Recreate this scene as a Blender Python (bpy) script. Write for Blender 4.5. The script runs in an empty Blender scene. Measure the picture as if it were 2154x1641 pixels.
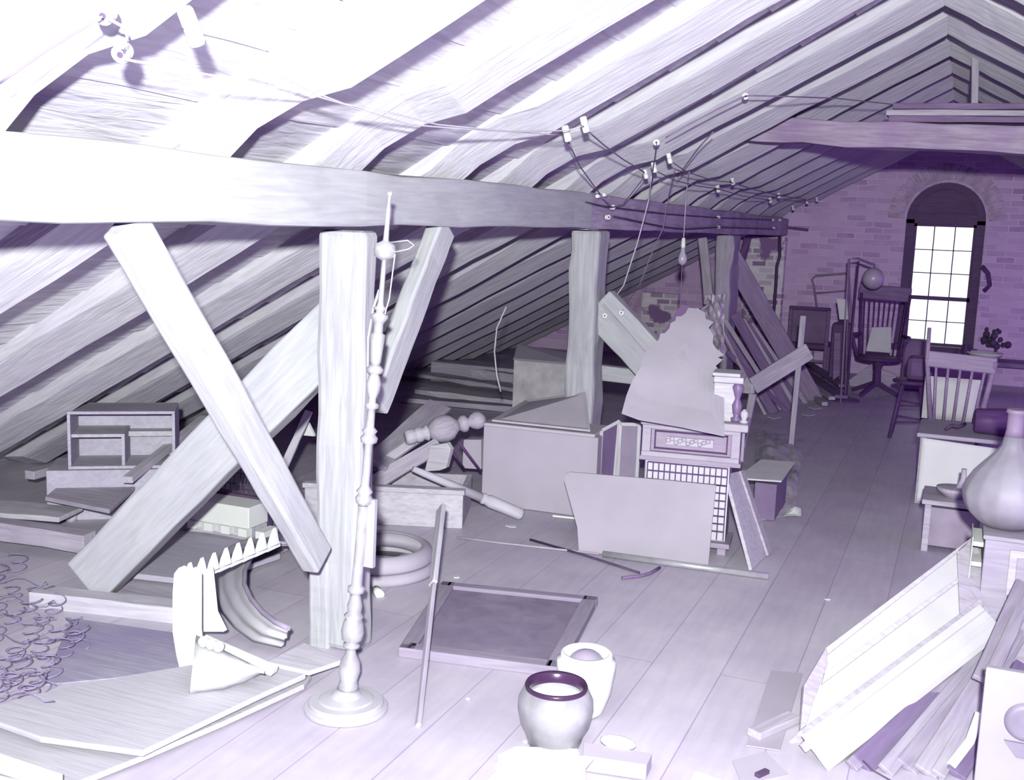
import bpy, math, random
from mathutils import Vector as V, Matrix, noise
random.seed(7)
SC = bpy.context.scene
COL = SC.collection
# ------------------------------------------------------------------ camera model (2154 x 1641)
W, H, F, CH = 2154, 1641, 2300.0, 1.85
Yc = V((2040 - W/2, 500 - H/2, F)).normalized()
nn = Yc.cross(V((1, .036, 0))).normalized()
if nn.y < 0: nn = -nn
Zc = -nn
Xc = Yc.cross(Zc)
if Xc.x < 0: Xc = -Xc
CAM = V((0, 0, CH))
def ray(x, y):
    d = V((x - W/2, y - H/2, F)); return V((Xc.dot(d), Yc.dot(d), Zc.dot(d)))
def P(x, y, z=0.0):
    d = ray(x, y); return CAM + d*((z - CH)/d.z)
def PX(x, y, X):
    d = ray(x, y); return CAM + d*(X/d.x)
def PY(x, y, Y):
    d = ray(x, y); return CAM + d*(Y/d.y)
def PN(x, y, p, n):
    d = ray(x, y); return CAM + d*((p - CAM).dot(n)/d.dot(n))
def plane3(a, b, c): return a, (b - a).cross(c - a).normalized()
XB, ZB, SL = -2.25, 2.04, .545          # plate face, rafter underside there, roof slope
XR = -.25                                # ridge
ZR = ZB + SL*(XR - XB)
def roofz(X): return ZB + SL*(X - XB) if X <= XR else ZR - SL*(X - XR)
RN = V((-SL, 0, 1)).normalized()
def PR(x, y, d=0.0):                     # point on the rafters' underside, d metres into the room
    return PN(x, y, V((XB, 0, ZB)) - RN*d, RN)

# ------------------------------------------------------------------ materials
MATS = {}
ALB = .80
def newmat(name):
    m = bpy.data.materials.new(name); m.use_nodes = True
    nt = m.node_tree; return m, nt, nt.nodes['Principled BSDF']
def wood(key, col, rough=.8, grain=.16, bump=.25, scale=(1.4, 16, 16), blotch=.14, dark=(.30, .22, .42)):
    if key in MATS: return MATS[key]
    col = [c*ALB for c in col]; dark = [c*ALB for c in dark]
    m, nt, b = newmat(key)
    N, L = nt.nodes, nt.links
    tc = N.new('ShaderNodeTexCoord'); mp = N.new('ShaderNodeMapping'); mp.inputs['Scale'].default_value = scale
    oi = N.new('ShaderNodeObjectInfo'); ad = N.new('ShaderNodeVectorMath'); ad.operation = 'ADD'
    mu = N.new('ShaderNodeMath'); mu.operation = 'MULTIPLY'; mu.inputs[1].default_value = 37
    L.new(oi.outputs['Random'], mu.inputs[0]); L.new(tc.outputs['Object'], ad.inputs[0]); L.new(mu.outputs[0], ad.inputs[1])
    L.new(ad.outputs[0], mp.inputs['Vector'])
    n1 = N.new('ShaderNodeTexNoise'); n1.inputs['Scale'].default_value = 3; n1.inputs['Detail'].default_value = 8
    n1.inputs['Distortion'].default_value = .6
    L.new(mp.outputs[0], n1.inputs['Vector'])
    n2 = N.new('ShaderNodeTexNoise'); n2.inputs['Scale'].default_value = 3.2; n2.inputs['Detail'].default_value = 5
    L.new(ad.outputs[0], n2.inputs['Vector'])
    r1 = N.new('ShaderNodeMapRange'); r1.inputs[1].default_value = .35; r1.inputs[2].default_value = .68
    L.new(n1.outputs[0], r1.inputs[0])
    r2 = N.new('ShaderNodeMapRange'); r2.inputs[1].default_value = .38; r2.inputs[2].default_value = .7
    L.new(n2.outputs[0], r2.inputs[0])
    mx = N.new('ShaderNodeMix'); mx.data_type = 'RGBA'
    mx.inputs['A'].default_value = (*col, 1)
    mx.inputs['B'].default_value = (*[c*(1 - grain*2.2) for c in col], 1)
    L.new(r1.outputs[0], mx.inputs['Factor'])
    mx2 = N.new('ShaderNodeMix'); mx2.data_type = 'RGBA'
    mm = N.new('ShaderNodeMath'); mm.operation = 'MULTIPLY'; mm.inputs[1].default_value = blotch*2
    L.new(r2.outputs[0], mm.inputs[0]); L.new(mm.outputs[0], mx2.inputs['Factor'])
    L.new(mx.outputs['Result'], mx2.inputs['A']); mx2.inputs['B'].default_value = (*dark, 1)
    L.new(mx2.outputs['Result'], b.inputs['Base Color'])
    b.inputs['Roughness'].default_value = rough; b.inputs['Specular IOR Level'].default_value = .2
    bp = N.new('ShaderNodeBump'); bp.inputs['Strength'].default_value = bump; bp.inputs['Distance'].default_value = .01
    L.new(n1.outputs[0], bp.inputs['Height']); L.new(bp.outputs[0], b.inputs['Normal'])
    MATS[key] = m; return m
def plain(key, col, rough=.6, metal=0.0, emit=0.0, spec=.4, var=.12, sc=6.0, bump=.1):
    if key in MATS: return MATS[key]
    if not emit: col = [c*ALB for c in col]
    m, nt, b = newmat(key); N, L = nt.nodes, nt.links
    tc = N.new('ShaderNodeTexCoord'); n = N.new('ShaderNodeTexNoise'); n.inputs['Scale'].default_value = sc; n.inputs['Detail'].default_value = 6
    L.new(tc.outputs['Object'], n.inputs['Vector'])
    mx = N.new('ShaderNodeMix'); mx.data_type = 'RGBA'
    mx.inputs['A'].default_value = (*col, 1); mx.inputs['B'].default_value = (*[c*(1 - var*2) for c in col], 1)
    r = N.new('ShaderNodeMapRange'); r.inputs[1].default_value = .35; r.inputs[2].default_value = .7
    L.new(n.outputs[0], r.inputs[0]); L.new(r.outputs[0], mx.inputs['Factor']); L.new(mx.outputs['Result'], b.inputs['Base Color'])
    b.inputs['Roughness'].default_value = rough; b.inputs['Metallic'].default_value = metal; b.inputs['Specular IOR Level'].default_value = spec
    if bump:
        bp = N.new('ShaderNodeBump'); bp.inputs['Strength'].default_value = bump; bp.inputs['Distance'].default_value = .01
        L.new(n.outputs[0], bp.inputs['Height']); L.new(bp.outputs[0], b.inputs['Normal'])
    if emit:
        L.new(mx.outputs['Result'], b.inputs['Emission Color']); b.inputs['Emission Strength'].default_value = emit
    MATS[key] = m; return m
def brick_mat():
    m, nt, b = newmat('brickwork'); N, L = nt.nodes, nt.links
    tc = N.new('ShaderNodeTexCoord'); sp = N.new('ShaderNodeSeparateXYZ'); cb = N.new('ShaderNodeCombineXYZ')
    L.new(tc.outputs['Object'], sp.inputs[0]); L.new(sp.outputs['X'], cb.inputs['X']); L.new(sp.outputs['Z'], cb.inputs['Y'])
    nz = N.new('ShaderNodeTexNoise'); nz.inputs['Scale'].default_value = 4; L.new(cb.outputs[0], nz.inputs['Vector'])
    vm = N.new('ShaderNodeVectorMath'); vm.operation = 'MULTIPLY_ADD'; vm.inputs[1].default_value = (.05, .03, 0)
    L.new(nz.outputs['Color'], vm.inputs[0]); L.new(cb.outputs[0], vm.inputs[2])
    br = N.new('ShaderNodeTexBrick'); br.inputs['Scale'].default_value = 1
    br.inputs['Brick Width'].default_value = .23; br.inputs['Row Height'].default_value = .078; br.inputs['Mortar Size'].default_value = .009
    br.inputs['Color1'].default_value = (.72, .52, .80, 1); br.inputs['Color2'].default_value = (.40, .22, .50, 1); br.inputs['Bias'].default_value = -.25
    br.inputs['Mortar'].default_value = (.80, .62, .88, 1); br.inputs['Mortar Smooth'].default_value = .4
    L.new(vm.outputs[0], br.inputs['Vector'])
    n2 = N.new('ShaderNodeTexNoise'); n2.inputs['Scale'].default_value = 3; n2.inputs['Detail'].default_value = 6
    L.new(cb.outputs[0], n2.inputs['Vector'])
    mx = N.new('ShaderNodeMix'); mx.data_type = 'RGBA'; mx.inputs['B'].default_value = (.66, .48, .74, 1)
    r = N.new('ShaderNodeMapRange'); r.inputs[1].default_value = .4; r.inputs[2].default_value = .62; r.inputs[4].default_value = .75
    L.new(n2.outputs[0], r.inputs[0]); L.new(r.outputs[0], mx.inputs['Factor']); L.new(br.outputs['Color'], mx.inputs['A'])
    L.new(mx.outputs['Result'], b.inputs['Base Color'])
    bp = N.new('ShaderNodeBump'); bp.inputs['Strength'].default_value = .5; bp.inputs['Distance'].default_value = .02; bp.invert = True
    L.new(br.outputs['Fac'], bp.inputs['Height']); L.new(bp.outputs[0], b.inputs['Normal'])
    b.inputs['Roughness'].default_value = .9; MATS['brick'] = m; return m
def white_brick_mat():
    m, nt, b = newmat('whitewashed_brickwork'); N, L = nt.nodes, nt.links
    tc = N.new('ShaderNodeTexCoord'); sp = N.new('ShaderNodeSeparateXYZ'); cb = N.new('ShaderNodeCombineXYZ')
    L.new(tc.outputs['Object'], sp.inputs[0]); L.new(sp.outputs['X'], cb.inputs['X']); L.new(sp.outputs['Z'], cb.inputs['Y'])
    br = N.new('ShaderNodeTexBrick'); br.inputs['Scale'].default_value = 1
    br.inputs['Brick Width'].default_value = .2; br.inputs['Row Height'].default_value = .085; br.inputs['Mortar Size'].default_value = .014
    br.inputs['Color1'].default_value = (.9, .85, .9, 1); br.inputs['Color2'].default_value = (.28, .14, .36, 1); br.inputs['Bias'].default_value = -.1
    br.inputs['Mortar'].default_value = (.85, .8, .87, 1)
    L.new(cb.outputs[0], br.inputs['Vector'])
    n2 = N.new('ShaderNodeTexNoise'); n2.inputs['Scale'].default_value = 2.6; n2.inputs['Detail'].default_value = 4; L.new(cb.outputs[0], n2.inputs['Vector'])
    r = N.new('ShaderNodeMapRange'); r.inputs[1].default_value = .56; r.inputs[2].default_value = .60
    L.new(n2.outputs[0], r.inputs[0])
    mx = N.new('ShaderNodeMix'); mx.data_type = 'RGBA'; mx.inputs['B'].default_value = (.3, .17, .38, 1)
    L.new(r.outputs[0], mx.inputs['Factor']); L.new(br.outputs['Color'], mx.inputs['A']); L.new(mx.outputs['Result'], b.inputs['Base Color'])
    b.inputs['Roughness'].default_value = .9; MATS['wbrick'] = m; return m
def floor_mat():
    m, nt, b = newmat('floorboards'); N, L = nt.nodes, nt.links
    tc = N.new('ShaderNodeTexCoord'); sp = N.new('ShaderNodeSeparateXYZ'); cb = N.new('ShaderNodeCombineXYZ')
    L.new(tc.outputs['Object'], sp.inputs[0]); L.new(sp.outputs['Y'], cb.inputs['X']); L.new(sp.outputs['X'], cb.inputs['Y'])
    br = N.new('ShaderNodeTexBrick'); br.inputs['Scale'].default_value = 1
    br.inputs['Brick Width'].default_value = 4.0; br.inputs['Row Height'].default_value = .29; br.inputs['Mortar Size'].default_value = .0028
    br.inputs['Color1'].default_value = (.60, .555, .645, 1); br.inputs['Color2'].default_value = (.55, .50, .60, 1)
    br.inputs['Mortar'].default_value = (.40, .31, .47, 1); br.inputs['Mortar Smooth'].default_value = .3
    mp = N.new('ShaderNodeMapping'); mp.inputs['Location'].default_value = (0.02, .18, 0)
    L.new(cb.outputs[0], mp.inputs['Vector']); L.new(mp.outputs[0], br.inputs['Vector'])
    mg = N.new('ShaderNodeMapping'); mg.inputs['Scale'].default_value = (.9, 9, 1); L.new(cb.outputs[0], mg.inputs['Vector'])
    g = N.new('ShaderNodeTexNoise'); g.inputs['Scale'].default_value = 3; g.inputs['Detail'].default_value = 9; L.new(mg.outputs[0], g.inputs['Vector'])
    n2 = N.new('ShaderNodeTexNoise'); n2.inputs['Scale'].default_value = 2.2; n2.inputs['Detail'].default_value = 8; n2.inputs['Roughness'].default_value = .65
    L.new(cb.outputs[0], n2.inputs['Vector'])
    mu = N.new('ShaderNodeMix'); mu.data_type = 'RGBA'; mu.blend_type = 'MULTIPLY'; mu.inputs['Factor'].default_value = 1
    cr = N.new('ShaderNodeValToRGB'); cr.color_ramp.elements[0].position = .35; cr.color_ramp.elements[0].color = (.93, .92, .95, 1)
    cr.color_ramp.elements[1].position = .62; cr.color_ramp.elements[1].color = (1, 1, 1, 1)
    L.new(g.outputs[0], cr.inputs[0]); L.new(br.outputs['Color'], mu.inputs['A']); L.new(cr.outputs[0], mu.inputs['B'])
    mu2 = N.new('ShaderNodeMix'); mu2.data_type = 'RGBA'; mu2.blend_type = 'MULTIPLY'; mu2.inputs['Factor'].default_value = 1
    c2 = N.new('ShaderNodeValToRGB'); c2.color_ramp.elements[0].position = .32; c2.color_ramp.elements[0].color = (.86, .83, .9, 1)
    c2.color_ramp.elements[1].position = .66; c2.color_ramp.elements[1].color = (1.05, 1.05, 1.05, 1)
    L.new(n2.outputs[0], c2.inputs[0]); L.new(mu.outputs['Result'], mu2.inputs['A']); L.new(c2.outputs[0], mu2.inputs['B'])
    L.new(mu2.outputs['Result'], b.inputs['Base Color'])
    b.inputs['Roughness'].default_value = .5; b.inputs['Specular IOR Level'].default_value = .5
    bp = N.new('ShaderNodeBump'); bp.inputs['Strength'].default_value = .07; bp.inputs['Distance'].default_value = .01
    L.new(g.outputs[0], bp.inputs['Height']); L.new(bp.outputs[0], b.inputs['Normal'])
    return m
# tones
def w_pale():  return wood('pale_timber', (.58, .58, .63), grain=.08, blotch=.10, dark=(.42, .40, .56))
def w_raft():  return wood('rafter_timber', (.74, .72, .80), grain=.10, blotch=.16, dark=(.60, .54, .74), bump=.5)
def w_mid():   return wood('grey_board', (.64, .58, .70), grain=.12, blotch=.14)
def w_lt():    return wood('light_board', (.76, .72, .82), grain=.10, blotch=.12, dark=(.42, .36, .54))
def w_dark():  return wood('dark_wood', (.17, .08, .25), grain=.14, blotch=.2, dark=(.08, .02, .14), rough=.5)
def w_pur():   return wood('brown_wood', (.33, .22, .42), grain=.14, blotch=.2, dark=(.18, .08, .28), rough=.6)
def white():   return plain('white_paint', (.93, .95, .95), rough=.7, var=.03)
def cream():   return plain('faded_cloth', (.80, .78, .84), rough=.95, var=.05, sc=9)
def grey():    return plain('grey_fibreboard', (.58, .52, .65), rough=.85, var=.04, sc=4)
def metal():   return plain('tarnished_brass', (.70, .69, .74), rough=.26, metal=.45, var=.12, sc=14, bump=0)
def dmetal():  return plain('dark_iron', (.13, .08, .17), rough=.7, var=.2)
def porc():    return plain('porcelain', (.95, .97, .96), rough=.25, var=.02, bump=0)
def paper():   return plain('old_paper', (.60, .55, .65), rough=.95, var=.04, sc=5)
def wirem():   return plain('cloth_covered_wire', (.30, .22, .38), rough=.7, bump=0)
def lwire():   return plain('pale_cord', (.72, .68, .78), rough=.7, bump=0)

# ------------------------------------------------------------------ mesh building
class MB:
    def __init__(s): s.v = []; s.f = []; s.frame = None; s.smooth = []
    def add(s, vs, fs, smooth=False):
        o = len(s.v); s.v += [V(p) for p in vs]
        for f in fs: s.f.append([i + o for i in f]); s.smooth.append(smooth)
        return s
    def setframe(s, o, x, up):
        x = x.normalized(); z = (up - x*up.dot(x)).normalized(); y = z.cross(x)
        M = Matrix((x, y, z)).transposed().to_4x4(); M.translation = o
        if s.frame is None: s.frame = M
    def bar(s, p0, p1, w, t, up=(0, 0, 1), seg=1, jit=0.0, w1=None, t1=None, seed=0):
        """box from p0 to p1; t along 'up', w across"""
        p0, p1, up = V(p0), V(p1), V(up)
        x = (p1 - p0).normalized()
        if abs(x.dot(up.normalized())) > .99: up = V((0, 1, 0))
        z = (up - x*up.dot(x)).normalized(); y = z.cross(x)
        s.setframe((p0 + p1)/2, x, z)
        w1 = w if w1 is None else w1; t1 = t if t1 is None else t1
        vs, fs = [], []
        for i in range(seg + 1):
            k = i/seg; c = p0.lerp(p1, k); ww = w + (w1 - w)*k; tt = t + (t1 - t)*k
            for a, b in ((-1, -1), (1, -1), (1, 1), (-1, 1)):
                q = c + y*a*ww/2 + z*b*tt/2
                if jit:
                    q = q + (y*(noise.noise(V((k*seg*.5 + seed*7.3, a*3.1, b*1.7)))) + z*(noise.noise(V((k*seg*.5 + seed*3.9, a*5.1 + 9, b*2.7)))))*jit
                vs.append(q)
        for i in range(seg):
            o = i*4
            for a in range(4):
                b = (a + 1) % 4; fs.append((o + a, o + b, o + 4 + b, o + 4 + a))
        fs.append((3, 2, 1, 0)); o = seg*4; fs.append((o, o + 1, o + 2, o + 3))
        return s.add(vs, fs)
    def box(s, a, b):
        (x0, y0, z0), (x1, y1, z1) = a, b
        vs = [(x, y, z) for z in (z0, z1) for y in (y0, y1) for x in (x0, x1)]
        return s.add(vs, [(0, 2, 3, 1), (4, 5, 7, 6), (0, 1, 5, 4), (2, 6, 7, 3), (0, 4, 6, 2), (1, 3, 7, 5)])
    def slab(s, pts, t):
        pts = [V(p) for p in pts]; t = V(t); n = len(pts)
        fs = [tuple(range(n)), tuple(range(2*n - 1, n - 1, -1))]
        fs += [(i, i + n, (i + 1) % n + n, (i + 1) % n) for i in range(n)]
        return s.add(pts + [p + t for p in pts], fs)
    def lathe(s, p0, p1, prof, seg=24, caps=True, ribs=0, ribd=0.0):
        """prof: (t, r) with t in metres from p0 along p0->p1"""
        p0, p1 = V(p0), V(p1); x = (p1 - p0).normalized()
        u = x.cross(V((0, 1, 0)));
        if u.length < .1: u = x.cross(V((1, 0, 0)))
        u.normalize(); v = x.cross(u)
        s.setframe(p0, x, u)
        vs, fs = [], []
        for t, r in prof:
            for k in range(seg):
                a = 2*math.pi*k/seg
                rr = r*(1 - ribd*abs(math.sin(a*ribs/2))) if ribs else r
                vs.append(p0 + x*t + (u*math.cos(a) + v*math.sin(a))*rr)
        for i in range(len(prof) - 1):
            for k in range(seg):
                fs.append((i*seg + k, i*seg + (k + 1) % seg, (i + 1)*seg + (k + 1) % seg, (i + 1)*seg + k))
        o = len(s.v)
        s.add(vs, fs, True)
        if caps:
            s.f.append([o + k for k in range(seg)][::-1]); s.smooth.append(False)
            s.f.append([o + (len(prof) - 1)*seg + k for k in range(seg)]); s.smooth.append(False)
        return s
    def flat(s):
        s.smooth = [False]*len(s.smooth); return s
    def tube(s, pts, r, seg=8, r1=None):
        pts = [V(p) for p in pts]; n = len(pts); vs, fs = [], []
        prev = None
        for i, p in enumerate(pts):
            d = (pts[min(i + 1, n - 1)] - pts[max(i - 1, 0)]).normalized()
            u = prev if prev is not None else (d.cross(V((0, 0, 1))) if abs(d.z) < .9 else d.cross(V((1, 0, 0))))
            u = (u - d*u.dot(d)).normalized(); prev = u; v = d.cross(u)
            rr = r if r1 is None else r + (r1 - r)*i/(n - 1)
            for k in range(seg):
                a = 2*math.pi*k/seg; vs.append(p + (u*math.cos(a) + v*math.sin(a))*rr)
        for i in range(n - 1):
            for k in range(seg):
                fs.append((i*seg + k, i*seg + (k + 1) % seg, (i + 1)*seg + (k + 1) % seg, (i + 1)*seg + k))
        o = len(s.v); s.add(vs, fs, True)
        s.f.append([o + k for k in range(seg)][::-1]); s.smooth.append(False)
        s.f.append([o + (n - 1)*seg + k for k in range(seg)]); s.smooth.append(False)
        return s
    def sphere(s, c, r, sx=1, sy=1, sz=1, seg=16, rings=10):
        c = V(c); vs, fs = [], []
        for i in range(rings + 1):
            th = math.pi*i/rings
            for k in range(seg):
                a = 2*math.pi*k/seg
                vs.append(c + V((r*sx*math.sin(th)*math.cos(a), r*sy*math.sin(th)*math.sin(a), r*sz*math.cos(th))))
        for i in range(rings):
            for k in range(seg): fs.append((i*seg + k, (i + 1)*seg + k, (i + 1)*seg + (k + 1) % seg, i*seg + (k + 1) % seg))
        return s.add(vs, fs, True)
    def build(s, name, mat, parent=None, bevel=0.0, kind=None, subsurf=0):
        if s.frame is None:
            xs = [p.x for p in s.v]; ys = [p.y for p in s.v]; zs = [p.z for p in s.v]
            s.frame = Matrix.Translation(((min(xs) + max(xs))/2, (min(ys) + max(ys))/2, min(zs)))
        Mi = s.frame.inverted()
        me = bpy.data.meshes.new(name); me.from_pydata([Mi @ p for p in s.v], [], s.f); me.update()
        import bmesh
        bm = bmesh.new(); bm.from_mesh(me); bmesh.ops.recalc_face_normals(bm, faces=bm.faces); bm.to_mesh(me); bm.free()
        for p, sm in zip(me.polygons, s.smooth): p.use_smooth = sm
        o = bpy.data.objects.new(name, me); COL.objects.link(o); me.materials.append(mat)
        if parent is not None:
            o.parent = parent; o.matrix_basis = WM[parent.name].inverted() @ s.frame
        else: o.matrix_basis = s.frame
        WM[o.name] = s.frame.copy()
        if bevel:
            b = o.modifiers.new('bevel', 'BEVEL'); b.width = bevel; b.segments = 2; b.limit_method = 'ANGLE'
        if subsurf:
            b = o.modifiers.new('sub', 'SUBSURF'); b.levels = b.render_levels = subsurf
        if kind: o['kind'] = kind
        return o
WM = {}
def tag(o, label, cat, group=None):
    o['label'] = label; o['category'] = cat
    if group: o['group'] = group
    return o
def thing(name, label, cat, loc, group=None):
    o = bpy.data.objects.new(name, None); COL.objects.link(o); o.empty_display_size = .1
    o.location = loc; WM[o.name] = Matrix.Translation(V(loc))
    return tag(o, label, cat, group)
def copy_tree(o, parent=None):
    c = o.copy(); COL.objects.link(c); c.parent = parent
    for ch in [x for x in bpy.data.objects if x.parent == o]: copy_tree(ch, c)
    return c
def plank(name, p0, p1, w, t, label, cat, mat, up=(0, 0, 1), bevel=.004, seg=6, jit=.006, group=None, **k):
    return tag(MB().bar(p0, p1, w, t, up, seg=seg, jit=jit, seed=random.random()*9, **k).build(name, mat, bevel=bevel), label, cat, group)

# ================================================================== SETTING
# floor
MB().box((-7.4, -2.5, -.06), (5.0, 15.3, 0)).build('floor', floor_mat(), kind='structure')
# sheathing: each board a long strip running along Y, its lower edge dropping a little below the next
def sheath(side):
    mb = MB(); rnd = random.Random(3 if side < 0 else 4)
    X = -7.2 if side < 0 else 2.2
    base = .185
    Xend = XR
    st = 1 if side < 0 else -1
    while (X < Xend) if side < 0 else (X > Xend):
        w = rnd.uniform(.2, .3)*st
        X1 = X + w
        if (side < 0 and X1 > Xend) or (side > 0 and X1 < Xend): X1 = Xend
        ph = rnd.random()*50
        N = 90
        vs, fs = [], []
        for i in range(N + 1):
            y = -1.6 + 16.9*i/N
            for Xq, dd in ((X, rnd.uniform(.0, .004) + .012 + .012*noise.noise(V((y*1.3, ph, 0)))), (X1 + .004*st, .0), (X1 + .004*st, .03), (X, .045)):
                wob = .014*noise.noise(V((y*2.1, ph + 9, 0))) if Xq == X else 0
                xx = Xq + wob
                vs.append((xx, y, roofz(xx) + base - (dd if dd < .03 else -dd)))
        for i in range(N):
            for a in range(4):
                b = (a + 1) % 4; fs.append((i*4 + a, i*4 + b, i*4 + 4 + b, i*4 + 4 + a))
        mb.add(vs, fs); X = X1
    return mb
cm = wood('sheathing', (1.0, .98, 1.05), grain=.12, bump=1.0, blotch=.34, dark=(.62, .56, .78), scale=(9, 1.2, 9))
mbc = sheath(-1); mr = sheath(1); mbc.add(mr.v, mr.f)
mbc.build('ceiling', cm, kind='structure')

# brick gable wall with arched window opening
YW = 15.2
wx0, wx1, wz0, wz1 = -.78, .17, .42, 2.06
cx = (wx0 + wx1)/2; rr = (wx1 - wx0)/2
def gable(X): return roofz(X) + .175
mb = MB()
def quadwall(x0, x1, zb0, zb1, zt0, zt1):
    vs = [(x0, YW, zb0), (x1, YW, zb1), (x1, YW, zt1), (x0, YW, zt0)]
    vs += [(x, YW + .3, z) for x, y, z in vs]
    mb.add(vs, [(0, 1, 2, 3), (7, 6, 5, 4), (0, 4, 5, 1), (3, 2, 6, 7), (0, 3, 7, 4), (1, 5, 6, 2)])
quadwall(-6.3, wx0, 0, 0, gable(-6.3), gable(wx0))
quadwall(wx1, 3.2, 0, 0, gable(wx1), gable(3.2))
quadwall(wx0, wx1, 0, 0, wz0, wz0)
NA = 16
for i in range(NA):
    a0 = math.pi - math.pi*i/NA; a1 = math.pi - math.pi*(i + 1)/NA
    xa, xb = cx + rr*math.cos(a0), cx + rr*math.cos(a1)
    quadwall(xa, xb, wz1 + rr*math.sin(a0), wz1 + rr*math.sin(a1), gable(xa), gable(xb))
brick = brick_mat(); wbrick = white_brick_mat()
mb.frame = Matrix.Identity(4)
mb.build('wall_back', brick, kind='structure')
# ring of bricks on edge round the arch
mb = MB()
for i in range(22):
    a = math.pi*(i + .5)/22
    c = V((cx + (rr + .13)*math.cos(a), YW + .012, wz1 + (rr + .13)*math.sin(a)))
    d = V((math.cos(a), 0, math.sin(a)))
    mb.bar(c - d*.1, c + d*.1, .07, .04, up=(0, 1, 0))
mb.build('trim_1', plain('arch_bricks', (.78, .58, .86), var=.2, sc=9), kind='structure', bevel=.005)
# window: timber frame, fixed panel in the arch, two sashes
dk = w_dark()
mb = MB(); yf = YW + .05
mb.box((wx0, yf, wz0), (wx0 + .1, yf + .1, wz1)).box((wx1 - .1, yf, wz0), (wx1, yf + .1, wz1))
mb.box((wx0, yf, wz1 - .05), (wx1, yf + .1, wz1 + .07)).box((wx0 - .05, YW - .06, wz0 - .06), (wx1 + .05, yf + .1, wz0 + .02))
for i in range(NA):
    a0 = math.pi*i/NA; a1 = math.pi*(i + 1)/NA
    q = [V((cx + r_*math.cos(a), yf - .02, wz1 + r_*math.sin(a))) for r_, a in ((rr - .09, a0), (rr, a0), (rr, a1), (rr - .09, a1))]
    mb.slab(q, (0, .1, 0))
win = mb.build('window_1', dk, kind='structure')
mb = MB(); pts = [V((cx + (rr - .08)*math.cos(math.pi*i/NA), yf + .05, wz1 + .02 + (rr - .08)*math.sin(math.pi*i/NA))) for i in range(NA + 1)]
mb.slab(pts, (0, .02, 0)).build('arch_panel', wood('arch_board', (.22, .13, .29), grain=.1), win)
sx0, sx1 = wx0 + .1, wx1 - .1
def sash(z0, z1, rows, y):
    mb = MB(); t = .035
    mb.box((sx0, y, z0), (sx0 + t, y + .035, z1)).box((sx1 - t, y, z0), (sx1, y + .035, z1))
    mb.box((sx0, y, z0), (sx1, y + .035, z0 + .05)).box((sx0, y, z1 - .045), (sx1, y + .035, z1))
    for i in (1, 2):
        x = sx0 + (sx1 - sx0)*i/3; mb.box((x - .007, y + .01, z0), (x + .007, y + .03, z1))
    for i in range(1, rows):
        z = z0 + .05 + (z1 - z0 - .095)*i/rows; mb.box((sx0, y + .01, z - .006), (sx1, y + .03, z + .006))
    mb.build('sash', dk, win)
zm = PY(1975, 628, YW).z
sash(zm - .03, wz1 - .04, 3, yf + .03); sash(wz0, zm + .02, 2, yf + .07)
glow = plain('daylit_frosted_glass', (.95, .97, 1.0), rough=.3, emit=1.05, var=.05, sc=5, bump=0)
MB().box((sx0 + .01, yf + .085, wz0 + .01), (sx1 - .01, yf + .09, wz1 - .03)).build('glass', glow, win)
# whitewashed brick pier left of the window
a = PY(1562, 600, 15.0).x; b = PY(1645, 600, 15.0).x
mb = MB(); mb.frame = Matrix.Identity(4)
mb.box((a, 15.03, 0), (b, YW, roofz(a) + .02)); mb.build('trim_2', wbrick, kind='structure')
a = PY(1350, 600, 15.0).x; b = PY(1425, 600, 15.0).x
mb = MB(); mb.frame = Matrix.Identity(4)
mb.box((a, 15.05, 0), (b, YW, roofz(a) - .05)); mb.build('trim_3', wbrick, kind='structure')

# ================================================================== TIMBERS
raft = w_raft()
ORD = ['first', 'second', 'third', 'fourth', 'fifth', 'sixth', 'seventh', 'eighth', 'ninth', 'tenth', 'eleventh', 'twelfth', 'thirteenth', 'fourteenth', 'fifteenth', 'sixteenth', 'seventeenth', 'eighteenth']
YR = [-.75, .25, 1.2, 2.16, 3.12, 3.98, 4.9, 5.82, 6.82, 7.75, 8.68, 9.55, 10.45, 11.35, 12.25, 13.15, 14.0, 14.85]
def rafter(side, yfar, k):
    rnd = random.Random(100*side + k); mb = MB()
    wid = rnd.uniform(.18, .23); X0, X1 = (-6.3, XR) if side < 0 else (XR, 2.15)
    n = 34; vs, fs = [], []; ph = rnd.random()*99
    for i in range(n + 1):
        X = X0 + (X1 - X0)*i/n
        wn = noise.noise(V((X*.7, ph, 0)))*.03; dn = noise.noise(V((X*.9, ph + 7, 0)))*.022 + noise.noise(V((X*4, ph + 3, 0)))*.006
        ww = noise.noise(V((X*.8, ph + 19, 0)))*.02
        low = roofz(X) + dn + (.055 if side < 0 and XB - .05 < X < XB + .33 + .06*math.sin(ph) else 0)
        low = max(low, .002); top = max(roofz(X) + .195, .03)
        y1 = yfar + wn; y0 = yfar - wid + wn + ww
        r = .022
        sl = .085 + noise.noise(V((X*.6, ph + 31, 0)))*.03
        for y, z in ((y0, top), (y0, low + sl + r*.6), (y0 + r, low + sl), (y1 - r*.8, low), (y1, low + r*.8), (y1, top)): vs.append((X, y, z + (rnd.uniform(-.003, .003) if z < top else 0)))
    for i in range(n):
        for a in range(6):
            b = (a + 1) % 6; fs.append((i*6 + a, i*6 + b, i*6 + 6 + b, i*6 + 6 + a))
    fs += [tuple(range(6))[::-1], tuple(n*6 + a for a in range(6))]
    mb.add(vs, fs); mb.setframe(V((X0, yfar - wid/2, roofz(X0))), V((1, 0, SL if side < 0 else -SL)), V((0, 0, 1)))
    o = mb.build('rafter', raft)
    return o
vis = 0
for k, y in enumerate(YR):
    o = rafter(-1, y, k)
    tag(o, 'rough-hewn roof rafter on the left slope, %s from the camera end towards the brick wall' % ORD[k], 'rafter', 'rafters of the left roof slope')
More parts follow.
